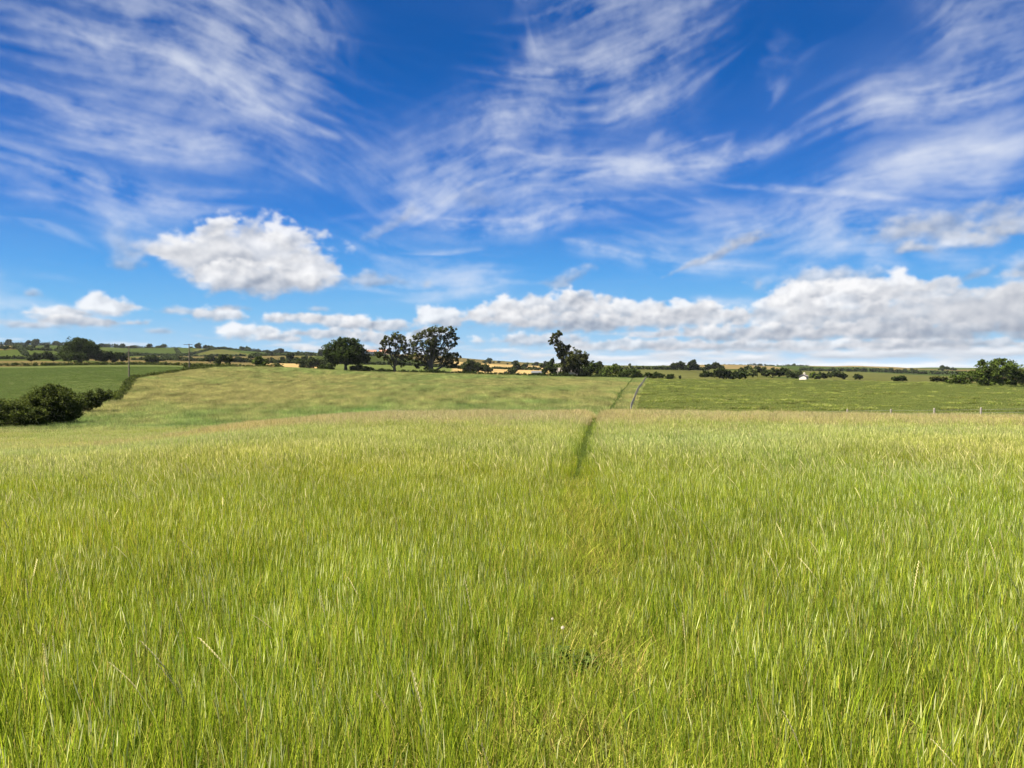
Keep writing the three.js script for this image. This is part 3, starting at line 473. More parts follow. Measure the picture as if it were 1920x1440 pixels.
{
  const r = rng(31), row = (label, group, n, px0, px1, D0, D1, s0, s1) => { for (let i = 0; i < n; i++) { const t = clamp(r() + 0.14 * noise(r() * 40, i)), rr = r() * r(); farTree(lerp(px0, px1, t), lerp(D0, D1, t) * (0.96 + 0.08 * r()), s0 * 0.8 + (s1 * 1.15 - s0 * 0.8) * rr, Math.floor(r() * 5), label, group); } };
  row('dark tree in the line along the high skyline ridge', 'trees along the high ridge', 60, -30, 520, 1510, 1500, 0.7, 1.6);
  row('dark tree in the line along the descending skyline ridge', 'trees along the descending ridge', 46, 500, 930, 1500, 1480, 0.6, 1.3);
  row('dark tree on the low far skyline', 'trees on the low far skyline', 70, 930, 1500, 1480, 1500, 0.5, 1.2);
  row('dark tree in the far hedge above the grass field', 'trees in the far hedge above the grass field', 40, 1500, 1800, 1000, 1050, 0.35, 0.8);
  row('tree in the hedge halfway up the ridge slope', 'trees in the hedges halfway up the ridge', 22, -20, 240, 800, 820, 0.4, 0.8);
  row('small tree in the hedge below the descending ridge', 'trees in hedges below the descending ridge', 30, 300, 720, 900, 1000, 0.45, 0.9);
  row('small tree in the lower hedges of the valley', 'trees in the lower valley hedges', 20, 380, 620, 560, 640, 0.35, 0.75);
  row('small tree in the hedge behind the golden fields', 'trees behind the golden fields', 16, 900, 1060, 1020, 1040, 0.4, 0.9);
  row('small tree among the fields beyond the brush', 'trees among the fields beyond the bushes', 26, 1120, 1420, 780, 900, 0.4, 0.8);
  row('small bush in the hedge on the lower slope', 'bushes in hedges of the lower slope', 16, -20, 110, 560, 570, 0.3, 0.55);
}
const farHedge = (label, line, h, seed) => hedge(label, line, { h, w: 2.4, seed, kind: 'far', step: 3.6, leaf: 1.4, leaves: 8, sprays: 8, wave: 40 });
farHedge('dark tree-topped hedge running the length of the high ridge', [[-80, 1515], [120, 1510], [320, 1505], [540, 1500]], 6, 21);
farHedge('dark hedge running down the descending ridge', [[540, 1498], [700, 1490], [940, 1480]], 5, 22);
farHedge('dark hedge on the low far skyline', [[940, 1484], [1200, 1490], [1520, 1500]], 5, 23);
farHedge('dark hedge across the slope below the high ridge', [[-60, 800], [60, 805], [140, 815], [240, 830]], 3.2, 24);
farHedge('dark hedge between the two golden fields', [[925, 640], [965, 620], [1012, 600]], 1.8, 25);
farHedge('long dark hedge behind the grass field with the free-standing bush', [[1500, 1000], [1640, 985], [1690, 960], [1830, 930]], 4.5, 26);
farHedge('hedge along the top of the pale field behind the fence end', [[1160, 700], [1240, 690], [1330, 680]], 2.6, 27);
farHedge('hedge at the far side of the green field behind the ashes', [[600, 560], [700, 560], [860, 556]], 2.2, 28);
farHedge('hedge low in the valley below the descending ridge', [[250, 640], [400, 600], [560, 560]], 2.2, 29);
farHedge('hedge across the middle of the valley slope', [[430, 1000], [560, 980], [720, 960]], 3, 30);
farHedge('hedge on the slope beside the high ridge fields', [[240, 1080], [330, 1060], [460, 1040]], 3, 33);
farHedge('hedge climbing straight up the slope beside the broad oak', [[95, 560], [118, 700], [112, 900], [140, 1150], [150, 1400]], 2.6, 41);
farHedge('hedge climbing the slope behind the lone thicket', [[300, 600], [322, 760], [345, 1000], [330, 1300]], 2.4, 42);
farHedge('hedge slanting up across the fields towards the ridge', [[215, 780], [290, 960], [390, 1240], [450, 1420]], 2.8, 43);
farHedge('hedge slanting down from the descending ridge', [[600, 1380], [560, 1150], [500, 900], [470, 700]], 2.4, 44);
farHedge('hedge slanting down from the high ridge to the pasture bank', [[20, 1400], [60, 1150], [30, 900], [50, 700]], 2.6, 45);
farHedge('short hedge on the lowest slope field', [[-40, 560], [30, 556], [110, 545]], 2, 34);
console.log('far plants done');

// ------------------------------------------------------------------ poles, fences, buildings
const wood = new THREE.MeshStandardMaterial({ color: new THREE.Color().setRGB(0.16, 0.13, 0.1), roughness: 0.9 });
const greyWood = new THREE.MeshStandardMaterial({ color: new THREE.Color().setRGB(0.2, 0.185, 0.16), roughness: 0.9 });
const wireMat = new THREE.MeshStandardMaterial({ color: new THREE.Color().setRGB(0.22, 0.23, 0.24), roughness: 0.7, metalness: 0.4 });
const porcelain = new THREE.MeshStandardMaterial({ color: new THREE.Color().setRGB(0.3, 0.24, 0.2), roughness: 0.3 });
function powerPole(px, D, h, arm, label) {
  const g = thing('power_pole', label, 'pole', at(px, D), 'wooden power poles by the rough hedge');
  const p = part('pole', new THREE.CylinderGeometry(0.13, 0.19, h + 0.4, 12), wood, g); p.position.y = h / 2 - 0.2;
  const a = part('crossarm', new THREE.BoxGeometry(arm, 0.13, 0.11), wood, g); a.position.set(arm * -0.12, h - 0.25, 0.17);
  for (const s of [-0.56, -0.05, 0.33]) { const i = part('insulator', new THREE.LatheGeometry([[0.02, 0], [0.07, 0.02], [0.05, 0.08], [0.08, 0.12], [0.04, 0.2], [0.001, 0.22]].map(([x, y]) => new THREE.Vector2(x, y)), 10), porcelain, g); i.position.set(arm * s, h - 0.187, 0.17); }
  g.rotation.y = 0.25;
}
powerPole(242, 200, 8.2, 0.5, 'wooden power pole with a short top bracket, the one nearer the thorn bushes');
powerPole(355, 248, 8.5, 2.6, 'wooden power pole with a long crossarm, farther up beside the hedge');
const postShape = (h, r) => new THREE.LatheGeometry([[0.001, -0.35], [r, -0.35], [r * 1.02, h * 0.6], [r * 0.95, h - 0.03], [r * 0.6, h], [0.001, h + 0.005]].map(([x, y]) => new THREE.Vector2(x, y)), 9);
function fence(name, label, pts, h, r, wires, seed) {  // posts at pts ([x, D]) with wires strung between
  const rr = rng(seed), o = new THREE.Vector3(pts[0][0], height(pts[0][0], -pts[0][1]), -pts[0][1]), g = thing(name, label, 'fence', o), tops = [];
  const geos = [0, 1, 2].map((k) => postShape(h * (0.96 + 0.05 * k), r * (0.9 + 0.12 * k)));
  for (const [x, D] of pts) { const y = height(x, -D), p = part('post', geos[Math.floor(rr() * 3)], greyWood, g); p.position.set(x - o.x, y - o.y, -D - o.z); p.rotation.set((rr() - 0.5) * 0.07, rr() * 6, (rr() - 0.5) * 0.07); tops.push([x - o.x, y - o.y, -D - o.z]); }
  for (const wy of wires) part('wire', new THREE.TubeGeometry(new THREE.CatmullRomCurve3(tops.map(([x, y, z]) => new THREE.Vector3(x, y + wy, z + 0.05))), tops.length * 2, 0.004, 4), wireMat, g);
  return { g, o, tops };
}
{
  const across = [1143, 1225, 1290, 1360, 1432, 1509, 1590, 1671, 1753, 1840, 1932, 2030].map((px) => { const u = (px - 960) / F, D = (62.5 + 9.6 * 15 / 20.4) / (1 + u * 15 / 20.4); return [u * D, D]; }).slice(1);
  fence('wire_fence', 'post and wire fence just below the brow, its pale post tops showing', [[9.6, 62.5], ...across], 0.9, 0.055, [0.4, 0.62, 0.82], 3);
  const up = []; for (let D = 65; D <= 272; D += 2.95) up.push([fenceX(D), D]);
  const f = fence('mesh_fence', 'grey wire mesh fence running straight away up the hill beside the trodden path', up, 1.05, 0.035, [0.1, 0.25, 0.42, 0.6, 0.78, 0.95], 5);
  const verts = []; for (let i = 0; i < f.tops.length - 1; i++) for (let k = 0; k < 12; k++) { const t = k / 12, a = f.tops[i], b = f.tops[i + 1], c = new THREE.BoxGeometry(0.004, 0.85, 0.004); c.translate(lerp(a[0], b[0], t), lerp(a[1], b[1], t) + 0.53, lerp(a[2], b[2], t) + 0.05); verts.push(c); }
  part('wire_mesh', mergeGeometries(verts), wireMat, f.g).userData.kind = 'stuff';
}
const white = new THREE.MeshStandardMaterial({ color: new THREE.Color().setRGB(0.5, 0.48, 0.44), roughness: 0.85 });
const slate = new THREE.MeshStandardMaterial({ color: new THREE.Color().setRGB(0.14, 0.13, 0.13), roughness: 0.8 });
const tile = new THREE.MeshStandardMaterial({ color: new THREE.Color().setRGB(0.25, 0.12, 0.08), roughness: 0.85 });
const brick = new THREE.MeshStandardMaterial({ color: new THREE.Color().setRGB(0.36, 0.26, 0.2), roughness: 0.9 });
const glass = new THREE.MeshStandardMaterial({ color: new THREE.Color().setRGB(0.03, 0.035, 0.04), roughness: 0.12 });
const sheet = new THREE.MeshStandardMaterial({ color: new THREE.Color().setRGB(0.09, 0.1, 0.11), roughness: 0.6, metalness: 0.3 });
const door = new THREE.MeshStandardMaterial({ color: new THREE.Color().setRGB(0.4, 0.4, 0.38), roughness: 0.7 });
function gable(w, d, h, rise, over) {                   // roof prism with eaves
  const s = new THREE.Shape(); s.moveTo(-d / 2 - over, 0); s.lineTo(0, rise); s.lineTo(d / 2 + over, 0); s.lineTo(d / 2 + over, 0.16); s.lineTo(0, rise + 0.2); s.lineTo(-d / 2 - over, 0.16); s.closePath();
  const g = new THREE.ExtrudeGeometry(s, { depth: w + over * 2, bevelEnabled: false }); g.translate(0, 0, -(w / 2 + over)); g.rotateY(Math.PI / 2); g.translate(0, h, 0); return g;
}
function house(name, label, cat, px, D, w, d, h, rise, turn, wall, roofM, wins, doorAt, chimney) {
  const g = thing(name, label, cat, at(px, D)); g.rotation.y = turn;
  const s = new THREE.Shape(); s.moveTo(-d / 2, -0.6); s.lineTo(d / 2, -0.6); s.lineTo(d / 2, h); s.lineTo(0, h + rise * d / (d + 0.8)); s.lineTo(-d / 2, h); s.closePath();
  const wg = new THREE.ExtrudeGeometry(s, { depth: w, bevelEnabled: false }); wg.translate(0, 0, -w / 2); wg.rotateY(Math.PI / 2); part('wall', wg, wall, g);
  const rf = part('roof', gable(w, d, h - 0.02, rise, 0.35), roofM, g);
  if (chimney) { const c = part('chimney', new THREE.BoxGeometry(0.7, 1.6, 0.7), wall, rf); c.position.set(w * 0.32, h + rise + 0.2, 0); }
  for (const [x, y, ww, hh] of wins) { const f = part('window', new THREE.BoxGeometry(ww + 0.16, hh + 0.16, 0.08), white, g); f.position.set(x, y, d / 2 + 0.02); const p = part('pane', new THREE.BoxGeometry(ww, hh, 0.03), glass, f); p.position.z = 0.035; }
  if (doorAt !== undefined) { const b = part('door', new THREE.BoxGeometry(cat === 'shed' ? 2.2 : 0.95, cat === 'shed' ? 1.9 : 2, 0.07), door, g); b.position.set(doorAt, 0.97, d / 2 + 0.025); }
  return g;
}
house('bungalow', 'white bungalow half hidden behind the lopsided tree and the brow hedge', 'house', 1068, 312, 10.5, 6, 2.6, 1.4, 0.1, white, slate, [[-3.6, 1.4, 1.4, 1.1], [3.4, 1.4, 1.4, 1.1]], 0.4, true);
house('shed', 'low dark metal shed with pale doors beside the golden field', 'shed', 1010, 330, 5.4, 3.6, 1.9, 0.75, -0.15, sheet, sheet, [], 1.2, false);
house('cottage', 'small white house with grey roof among the tree belt', 'house', 1507, 398, 3.2, 3.6, 2.0, 1.1, 0.9, white, slate, [[-1, 1.4, 1, 1]], 1.1, true);
house('farmhouse', 'red-roofed far farmhouse seen between the oak and the open ash', 'house', 697, 1180, 14, 8, 5, 3, 0.2, white, tile, [[-4, 3.4, 1.2, 1.4], [0, 3.4, 1.2, 1.4], [4, 3.4, 1.2, 1.4]], 1, true);
house('farmhouse', 'far brick farmhouse seen through the crown of the open ash', 'house', 722, 1160, 16, 8, 4.5, 3, -0.3, brick, tile, [[-4, 3, 1.2, 1.4], [4, 3, 1.2, 1.4]], 1, true);
console.log('buildings done');

// ------------------------------------------------------------------ grass
const grassMat = new THREE.MeshPhysicalMaterial({ vertexColors: true, roughness: 1, specularIntensity: 0.1, transmission: 0.45, thickness: 0, side: THREE.DoubleSide });
const strawMat = new THREE.MeshPhysicalMaterial({ vertexColors: true, roughness: 1, specularIntensity: 0.2, transmission: 0.4, thickness: 0, side: THREE.DoubleSide });
// one tuft patch: n blades over a disc; blades bend towards their tips. tones: [weight, r, g, b]
function patch(seed, n, size, h0, h1, w, segs, tones, lean = 0.35, flat = 0, ears = 0) {
  const r = rng(seed), pos = [], col = [], idx = [];
  for (let k = 0; k < n; k++) {
    const a0 = r() * 2 * Math.PI, rad = size / 2 * Math.sqrt(r()), bx = Math.cos(a0) * rad, bz = Math.sin(a0) * rad, h = lerp(h0, h1, r() ** 1.3), ang = r() * 2 * Math.PI, le = lean * (0.3 + r()) + (r() < flat ? 1.6 : 0), face = r() * Math.PI, ww = w * (0.6 + 0.8 * r());
    let pick = r(), tn = tones[tones.length - 1]; for (const t of tones) { if (pick < t[0]) { tn = t; break; } pick -= t[0]; }
    const v = 0.4 + 1.1 * r(), v0 = pos.length / 3, wind = 0.03;
    for (let s = 0; s <= segs; s++) {
      const t = s / segs, th = le * t * 1.2, bend = h * (Math.sin(th) / Math.max(0.6, le)) * 0.9 * t, y = h * t * Math.cos(th * 0.75), x = bx + Math.cos(ang) * bend + wind * h * t * t, z = bz + Math.sin(ang) * bend, hw = ww * 0.5 * (s === segs ? 0.12 : 1 - 0.45 * t);
      pos.push(x - Math.cos(face) * hw, y, z - Math.sin(face) * hw, x + Math.cos(face) * hw, y, z + Math.sin(face) * hw);
      for (let q = 0; q < 2; q++) col.push(tn[1] * v, tn[2] * v, tn[3] * v);
      if (s) { const a = v0 + s * 2 - 2; idx.push(a, a + 1, a + 2, a + 1, a + 3, a + 2); }
    }
  }
  for (let k = 0; k < ears; k++) {                     // thin upright culms, each with a small pale ear
    const a0 = r() * 6.283, rad = size / 2 * Math.sqrt(r()), bx = Math.cos(a0) * rad, bz = Math.sin(a0) * rad, h = h1 * (0.85 + 0.4 * r()), ex = (r() - 0.5) * 0.09 - 0.02, ez = (r() - 0.5) * 0.09, ear = 0.05 + 0.06 * r(), face = r() * 3.14, v = 0.7 + 0.5 * r(), w0 = w * 0.24, w1 = w * (0.3 + 0.28 * r()), hue = r(), cx = Math.cos(face), cz = Math.sin(face), t1 = 1 - ear / h;
    const v0 = pos.length / 3, put = (t, hw, c) => { const x = bx + ex * t * t, z = bz + ez * t * t; pos.push(x - cx * hw, h * t, z - cz * hw, x + cx * hw, h * t, z + cz * hw); for (let q = 0; q < 2; q++) col.push(c[0] * v, c[1] * v, c[2] * v); };
    const culm = [0.32, 0.35, 0.09], pale = [lerp(0.34, 0.62, hue), lerp(0.4, 0.6, hue), lerp(0.09, 0.34, hue)]; put(0, w0, culm); put(t1, w0, culm); put(t1 + 0.001, w1 * 0.7, pale); put((t1 + 1) / 2, w1, pale); put(1, w1 * 0.2, pale);
    for (let q = 0; q < 4; q++) if (q !== 1) { const a = v0 + q * 2; idx.push(a, a + 1, a + 2, a + 1, a + 3, a + 2); }
  }
  const g = new THREE.BufferGeometry(); g.setAttribute('position', new THREE.Float32BufferAttribute(pos, 3)); g.setAttribute('color', new THREE.Float32BufferAttribute(col, 3)); g.setIndex(idx); g.computeVertexNormals(); return g;
}
// seeding stalk of rye grass: a bent straw with alternate spikelets along its top
function stalk(seed, h, head, lean, thick = 1) {
  const r = rng(seed), T = new Tris(), ang = Math.PI + (r() - 0.5), at_ = (t) => { const b = lean * h * t * t; return [Math.cos(ang) * b, h * t * (1 - 0.18 * lean * t), Math.sin(ang) * b]; };
  const stem = [0.36, 0.38, 0.12], pale = [0.64, 0.57, 0.33];
  for (let i = 0; i < 6; i++) { const a = at_(i / 6), b = at_((i + 1) / 6), w = 0.0013 * thick; for (const [dx, dz] of [[w, 0], [0, w]]) { const c = i < 3 ? stem : pale; T.tri([a[0] - dx, a[1], a[2] - dz], [a[0] + dx, a[1], a[2] + dz], [b[0] + dx, b[1], b[2] + dz], c); T.tri([a[0] - dx, a[1], a[2] - dz], [b[0] + dx, b[1], b[2] + dz], [b[0] - dx, b[1], b[2] - dz], c); } }
  const n = 17, t0 = 1 - head / h;
  for (let i = 0; i < n; i++) {
    const t = lerp(t0, 1, i / n), p = at_(t), q = at_(Math.min(1.06, t + 0.05)), s = i % 2 ? 1 : -1, l = 0.017 * (1.1 - 0.5 * i / n), w = 0.0034 * thick, fa = ang + 1.57, ox = Math.cos(fa) * s, oz = Math.sin(fa) * s, k = 0.85 + 0.3 * r(), c = pale.map((x) => x * k);
    const dx = (q[0] - p[0]) * 0.6, dy = l * 1.05, dz = (q[2] - p[2]) * 0.6, m = [p[0] + ox * w * 1.5 + dx * 0.5, p[1] + dy * 0.5, p[2] + oz * w * 1.5 + dz * 0.5], e = [p[0] + ox * w * 1.1 + dx, p[1] + dy, p[2] + oz * w * 1.1 + dz];
    T.tri(p, [m[0] + ox * w * 0.5, m[1], m[2] + oz * w * 0.5], e, c); T.tri(p, [m[0] - ox * w * 0.7, m[1], m[2] - oz * w * 0.7], e, c); T.tri(p, [m[0] + oz * w, m[1], m[2] - ox * w], e, c); T.tri(p, [m[0] - oz * w, m[1], m[2] + ox * w], e, c);
  }
  return T.geo();
}
class Scatter { constructor() { this.m = []; this.c = []; this.q = new THREE.Object3D(); } add(x, y, z, turn, sxz, sy, col, tx = 0, tz = 0) { const o = this.q; o.position.set(x, y, z); o.rotation.set(tx, turn, tz); o.scale.set(sxz, sy, sxz); o.updateMatrix(); this.m.push(o.matrix.clone()); this.c.push(col); }
  build(name, geo, mat, label, category) { const im = new THREE.InstancedMesh(geo, mat, this.m.length), c = new THREE.Color(); this.m.forEach((m, i) => { im.setMatrixAt(i, m); im.setColorAt(i, c.setRGB(...this.c[i])); }); im.name = numbered(name); im.castShadow = im.receiveShadow = true; tag(im, label, category, undefined, 'stuff'); scene.add(im); return im; } }
const LUSH = [[0.4, 0.195, 0.26, 0.018], [0.3, 0.31, 0.35, 0.03], [0.14, 0.1, 0.17, 0.018], [0.1, 0.44, 0.44, 0.08], [0.03, 0.38, 0.29, 0.1]];
const MIXED = [[0.42, 0.195, 0.265, 0.03], [0.27, 0.29, 0.34, 0.055], [0.12, 0.1, 0.19, 0.035], [0.16, 0.43, 0.45, 0.18], [0.03, 0.42, 0.34, 0.16]];
const SEEDY = [[0.26, 0.22, 0.26, 0.07], [0.28, 0.36, 0.35, 0.14], [0.26, 0.46, 0.42, 0.25], [0.12, 0.46, 0.38, 0.25]];
const TROD = [[0.55, 0.19, 0.25, 0.025], [0.25, 0.28, 0.31, 0.05], [0.14, 0.42, 0.37, 0.12], [0.06, 0.34, 0.26, 0.1]];
const near = [0, 1, 2].map((k) => patch(100 + k, 470, 0.6, 0.1, 0.33, 0.0045, 3, LUSH, 0.13, 0.03, 22)), nearS = near.map(() => new Scatter());
const trod = [0, 1].map((k) => patch(120 + k, 320, 0.55, 0.1, 0.27, 0.0052, 3, TROD, 0.35, 0.1)), trodS = trod.map(() => new Scatter());
const mid = [0, 1, 2].map((k) => patch(140 + k, 320, 0.8, 0.18, 0.42, 0.0075, 2, MIXED, 0.14, 0.03, 36)), midS = mid.map(() => new Scatter());
const seedy = [0, 1].map((k) => patch(160 + k, 260, 0.8, 0.35, 0.6, 0.01, 2, SEEDY, 0.3, 0.03)), seedyS = seedy.map(() => new Scatter());
const heads = [[0.5, 0.13, 0.22], [0.55, 0.15, 0.32], [0.46, 0.12, 0.1], [0.58, 0.14, 0.5], [0.52, 0.16, 0.26]].map(([h, hd, l], k) => stalk(200 + k, h, hd, l * 0.8, 0.8)), headS = heads.map(() => new Scatter());
const farHeads = [0.15, 0.35].map((l, k) => stalk(220 + k, 0.55, 0.15, l * 0.7, 1.1)), farHeadS = farHeads.map(() => new Scatter());
{
  const r = rng(404), U = 0.78;
  // tall grass from the feet to the dip behind the brow
  for (let D = 0.9; D < 72; ) {
    const step = D < 30 ? 0.32 : 0.44, half = U * D + 1.4;
    for (let x0 = -half; x0 < half; x0 += step) {
      const x = x0 + (r() - 0.5) * step, d = D + (r() - 0.5) * step, f = field(x, d); if (f === 'pasture_left' || x < -62 || f === 'pasture_right') continue;
      const y = height(x, -d), off = Math.abs(x - pathAt(d)), pw = d < 13 ? 0.26 : 0.17 + 0.16 * smooth(13, 24, d), n1 = fbm(x / 3.2, d / 3.2, 3), n2 = fbm(x / 11 + 9, d / 11, 3);
      const k = 1 + 0.18 * n1 + 0.13 * noise(x / 0.8, d / 0.8), warm = clamp(0.5 + 0.8 * n2), tint = [k * (0.92 + 0.16 * warm), k * 1.03, k * (0.9 - 0.2 * warm)];
      if (d < 10) trodS[Math.floor(r() * 2)].add(x + (r() - 0.5) * 0.2, y, -d + (r() - 0.5) * 0.2, r() * 6.28, 1.05, 0.45 + 0.25 * r(), [tint[0] * 0.95, tint[1] * 0.85, tint[2]]);
      if (off < pw && !(d < 13 && r() < 0.4)) { trodS[Math.floor(r() * 2)].add(x, y, -d, r() * 6.28, d < 13 ? 0.85 + 0.3 * r() : 0.6, (d < 13 ? 0.95 : 0.3) * (0.8 + 0.4 * r()), d < 13 ? [tint[0] * 1.02, tint[1] * 0.95, tint[2]] : [tint[0] * 0.36, tint[1] * 0.44, tint[2] * 0.5]); continue; }
      const edge = off < pw + 0.3, sxz = edge ? (d < 13 ? 0.85 : 0.7) : 1, sy = (0.86 + 0.3 * r() + 0.22 * n1) * (edge || off < pw ? 0.78 : 1);
      const tan = smooth(32, 42, d + 4 * n2 + 6 * n1 - (x < -8 ? (x + 8) * 0.25 : 0) * -1) * smooth(75, 48, d), blend = smooth(11, 26, d + 5 * n1);
      const tx = (r() - 0.5) * 0.18, tz = 0.05 + (r() - 0.5) * 0.2;
      if (r() < tan * 0.85 * smooth(-24, -10, x) * (1 - 0.5 * smooth(2, 10, x))) seedyS[Math.floor(r() * 2)].add(x, y, -d, r() * 6.28, sxz, sy, [tint[0] * 1.04, tint[1] * 0.96, tint[2] * 1.18], tx, tz);
      else if (r() < blend) midS[Math.floor(r() * 3)].add(x, y, -d, r() * 6.28, sxz, sy * 0.95, tint, tx, tz);
      else nearS[Math.floor(r() * 3)].add(x, y, -d, r() * 6.28, sxz, sy, tint, tx, tz);
    }
    D += step;
  }
  // seeding stalks above it
  for (let i = 0; i < 80000; i++) {
    const d = 1.4 + 70 * Math.sqrt(r()), x = (r() * 2 - 1) * (U * d + 1), f = field(x, d); if (f === 'pasture_left' || f === 'pasture_right' || x < -62) continue;
    const off = Math.abs(x - pathAt(d)); if (off < 0.35) continue;
    const n = fbm(x / 4 + 3, d / 4, 3); if (r() > smooth(-0.55, 0.35, n) * lerp(0.32, 1, smooth(5, 16, d))) continue;
    const k = 0.8 + 0.5 * r(), red = smooth(26, 42, d + 8 * n) * 0.5, c = [k * 0.92, k * (0.98 - 0.14 * red), k * (0.9 - 0.1 * red)];
    (d < 22 ? headS[Math.floor(r() * 5)] : farHeadS[Math.floor(r() * 2)]).add(x, height(x, -d), -d, (r() - 0.5) * 2.4 + (r() < 0.12 ? 3 : 0), 1, 0.72 + 0.4 * r(), c, (r() - 0.5) * 0.2, 0.05 + (r() - 0.5) * 0.22);
  }
  near.forEach((g, k) => nearS[k].build('tall_grass', g, grassMat, ['lush yellow-green tall grass close to the trodden path', 'lush green grass blades filling the near meadow', 'fine lush grass between the seeding stalks of the near meadow'][k], 'grass'));
  trod.forEach((g, k) => trodS[k].build('trodden_grass', g, grassMat, ['flattened short grass along the trodden path', 'straw-flecked flattened grass and litter at the foot of the near meadow'][k], 'grass'));
  mid.forEach((g, k) => midS[k].build('tall_grass', g, grassMat, ['silvery green tall grass halfway to the brow', 'tall green grass of the middle of the meadow', 'tall grass with pale tips halfway to the brow'][k], 'grass'));
  seedy.forEach((g, k) => seedyS[k].build('tall_grass', g, grassMat, ['tan seeding grass along the brow of the meadow', 'ripe straw-coloured grass on the brow'][k], 'grass'));
  heads.forEach((g, k) => headS[k].build('grass_seed_head', g, strawMat, ['pale seeding rye grass stalks standing upright', 'pale long-headed rye grass stalks', 'short pale rye grass stalks', 'bowed pale rye grass stalks', 'pale rye grass stalks with the longest heads'][k] + ' in the near meadow', 'seed heads'));
  farHeads.forEach((g, k) => farHeadS[k].build('grass_seed_head', g, strawMat, ['upright straw seed heads towards the brow', 'leaning straw seed heads towards the brow'][k], 'seed heads'));
}
// fields beyond the dip: coarser tufts
const FARM = [[0.34, 0.22, 0.29, 0.06], [0.3, 0.34, 0.37, 0.1], [0.24, 0.48, 0.46, 0.18], [0.12, 0.12, 0.19, 0.04]];
const PAST = [[0.5, 0.12, 0.18, 0.05], [0.3, 0.16, 0.21, 0.06], [0.1, 0.24, 0.25, 0.1], [0.1, 0.08, 0.13, 0.035]];
const farM = [0, 1].map((k) => patch(300 + k, 130, 2.0, 0.3, 0.6, 0.03, 1, FARM, 0.45)), farMS = farM.map(() => new Scatter());
const past = [0, 1].map((k) => patch(320 + k, 130, 2.2, 0.06, 0.17, 0.03, 1, PAST, 0.6)), pastS = past.map(() => new Scatter());
const tuss = patch(340, 110, 0.9, 0.15, 0.42, 0.022, 2, MIXED, 0.6), tussS = new Scatter();
{
  const r = rng(505);
  for (let D = 66; D < 292; D += 0.95) for (let x0 = -0.8 * D; x0 < 0.8 * D; x0 += 1.05) {
    const x = x0 + (r() - 0.5), d = D + (r() - 0.5), f = field(x, d), y = height(x, -d);
    if (f === 'meadow') {
      const off = Math.abs(x - pathAt(d)); if (off < 0.85) { pastS[0].add(x, y, -d, r() * 6.28, 0.25, 0.9, [0.34, 0.42, 0.35]); continue; }
      const n = fbm(x / 7 + d / 19, d / 11, 4, 0.6), big = fbm(x / 42, d / 42 + 4, 2), gn = clamp(0.55 + 0.75 * n + 0.6 * big + 0.34 * smooth(80, 110, d) - 0.3 * smooth(215, 270, d) - 0.2 * smooth(-40, 30, x) - 0.1 * smooth(118, 86, d));
      const k = 0.96 + 0.22 * n + 0.42 * noise(x / 1.7 + d / 14, d / 10) + 0.14 * noise(x / 6, d / 30 + 9) + 0.55 * (r() - 0.5);
      farMS[Math.floor(r() * 2)].add(x, y, -d, r() * 6.28, 0.8, 0.8 + 0.5 * r(), [k * lerp(0.58, 1.08, gn), k * lerp(0.88, 0.95, gn), k * lerp(0.85, 1.25, gn)]);
    } else if (f !== 'farmland' || d > 284) {
      if (r() < 0.15) continue; const left = f === 'pasture_left', n = fbm(x / (left ? 8 : 20), d / (left ? 12 : 6), 4, 0.6), k = 0.95 + 0.22 * n + 0.12 * (r() - 0.5);
      pastS[Math.floor(r() * 2)].add(x, y, -d, r() * 6.28, 0.85, 0.8 + 0.5 * r(), left ? [k * 0.66, k * 0.74, k * 0.62] : [k * 0.98, k * 0.92, k * 0.8]);
      if (!left && r() < 0.035 * smooth(0.0, 0.5, fbm(x / 26, d / 8 + 30, 3) + 0.15) * 3) { const kk = 0.35 + 0.55 * r(); for (let q = 0; q < 3; q++) tussS.add(x + (r() - 0.5) * 2.4, y, -d + (r() - 0.5) * 0.8, r() * 6.28, 1 + r(), 0.7 + 0.6 * r(), [kk, kk, kk]); }
    }
  }
  farM.forEach((g, k) => farMS[k].build('tall_grass', g, grassMat, ['wind-ruffled yellow and green grass of the meadow beyond the dip', 'mottled ripening grass on the slope below the brow trees'][k], 'grass'));
  past.forEach((g, k) => pastS[k].build('short_grass', g, grassMat, ['short cropped grass of the green pastures', 'short grass blades of the pastures beyond the fences'][k], 'grass'));
  tussS.build('grass_tussock', tuss, grassMat, 'darker and paler tussocks dotted over the grazed pasture beyond the fence', 'tussocks');
}
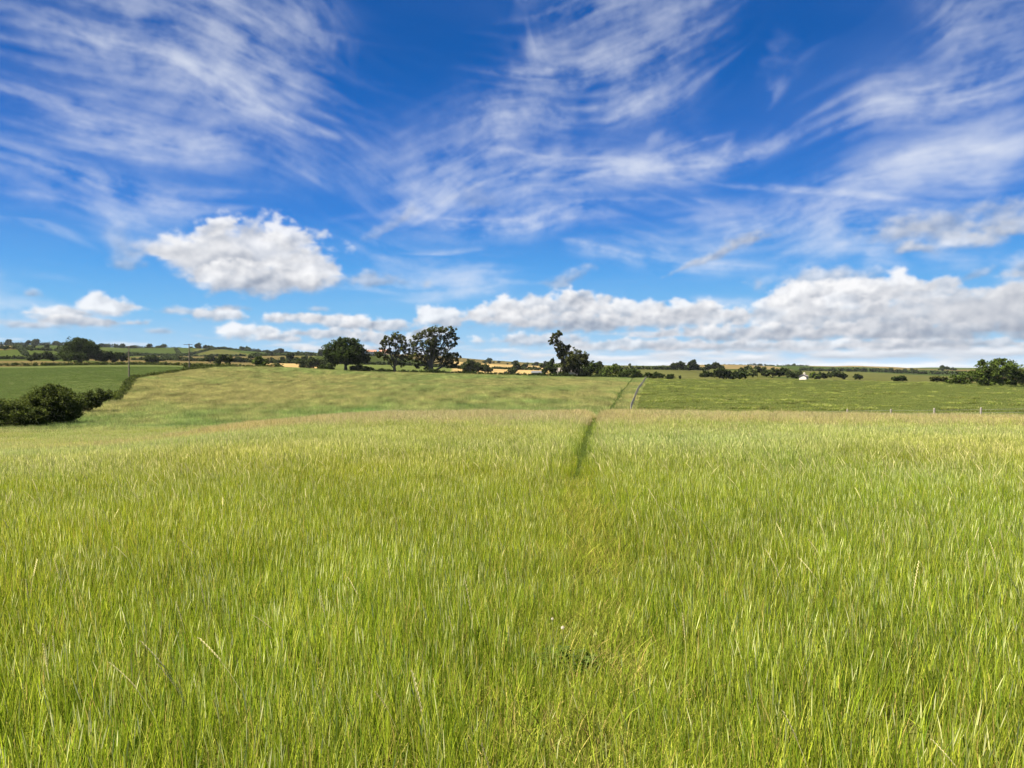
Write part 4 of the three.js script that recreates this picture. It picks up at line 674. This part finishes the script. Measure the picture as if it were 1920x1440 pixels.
// clover at the side of the path
{
  const r = rng(66), x0 = 0.28, D0 = 4.25, base = new THREE.Vector3(x0, height(x0, -D0), -D0), g = thing('clover_patch', 'dark green clover patch with two white flowers at the edge of the trodden path', 'clover', base), T = new Tris(), stems = [];
  for (let k = 0; k < 95; k++) {
    const a = r() * 6.28, q = Math.sqrt(r()), x = Math.cos(a) * q * 0.2, z = Math.sin(a) * q * 0.16, y = 0.06 + 0.1 * r() * (1.3 - q), t0 = r() * 6.28, s = 0.018 + 0.012 * r(), v = 0.7 + 0.6 * r(), c = [0.06 * v, 0.1 * v, 0.012 * v];
    for (let l = 0; l < 3; l++) { const b = t0 + l * 2.094, e = [x + Math.cos(b) * s * 1.5, y + 0.004 + (r() - 0.5) * 0.012, z + Math.sin(b) * s * 1.5], p = [x + Math.cos(b + 0.6) * s, y, z + Math.sin(b + 0.6) * s], w = [x + Math.cos(b - 0.6) * s, y, z + Math.sin(b - 0.6) * s]; T.tri([x, y, z], p, e, c); T.tri([x, y, z], e, w, c); }
    if (k % 3 === 0) stems.push(limb([[x * 0.8, -0.02, z * 0.8], [x * 0.9, y * 0.5, z * 0.9], [x, y, z]], [0.0015, 0.0012], 3));
  }
  part('leaves', T.geo(), grassMat, g).userData.kind = 'stuff';
  part('stems', mergeGeometries(stems), new THREE.MeshStandardMaterial({ color: new THREE.Color().setRGB(0.12, 0.16, 0.05), roughness: 0.9 }), g).userData.kind = 'stuff';
  const fm = new THREE.MeshStandardMaterial({ color: new THREE.Color().setRGB(0.5, 0.47, 0.38), roughness: 0.9 });
  for (const [x, z, y, s] of [[0.005, -0.03, 0.25, 0.011], [-0.05, -0.09, 0.28, 0.008]]) { const f = []; for (let k = 0; k < 46; k++) { const ct = 1 - 2 * (k + 0.5) / 46 * 0.85, st = Math.sqrt(1 - ct * ct), a = k * 2.4, c = new THREE.ConeGeometry(s * 0.26, s * 1.1, 4); c.rotateX(Math.PI / 2); const m = new THREE.Matrix4().lookAt(new THREE.Vector3(st * Math.cos(a), ct, st * Math.sin(a)), new THREE.Vector3(), new THREE.Vector3(0.1, 1, 0.05)); c.applyMatrix4(m); c.translate(st * Math.cos(a) * s * 0.6, ct * s * 0.6, st * Math.sin(a) * s * 0.6); f.push(c); } const fl = part('flower', mergeGeometries(f), fm, g); fl.position.set(x, y, z); part('stem', limb([[0, -y, 0], [0.004, -y * 0.5, 0], [0, 0, 0]], [0.0016, 0.0012], 4), barkMat, fl); }
}
scene.fog = new THREE.FogExp2(0xcfdcea, 0.00003);
console.log('grass done');
renderer.render(scene, camera);
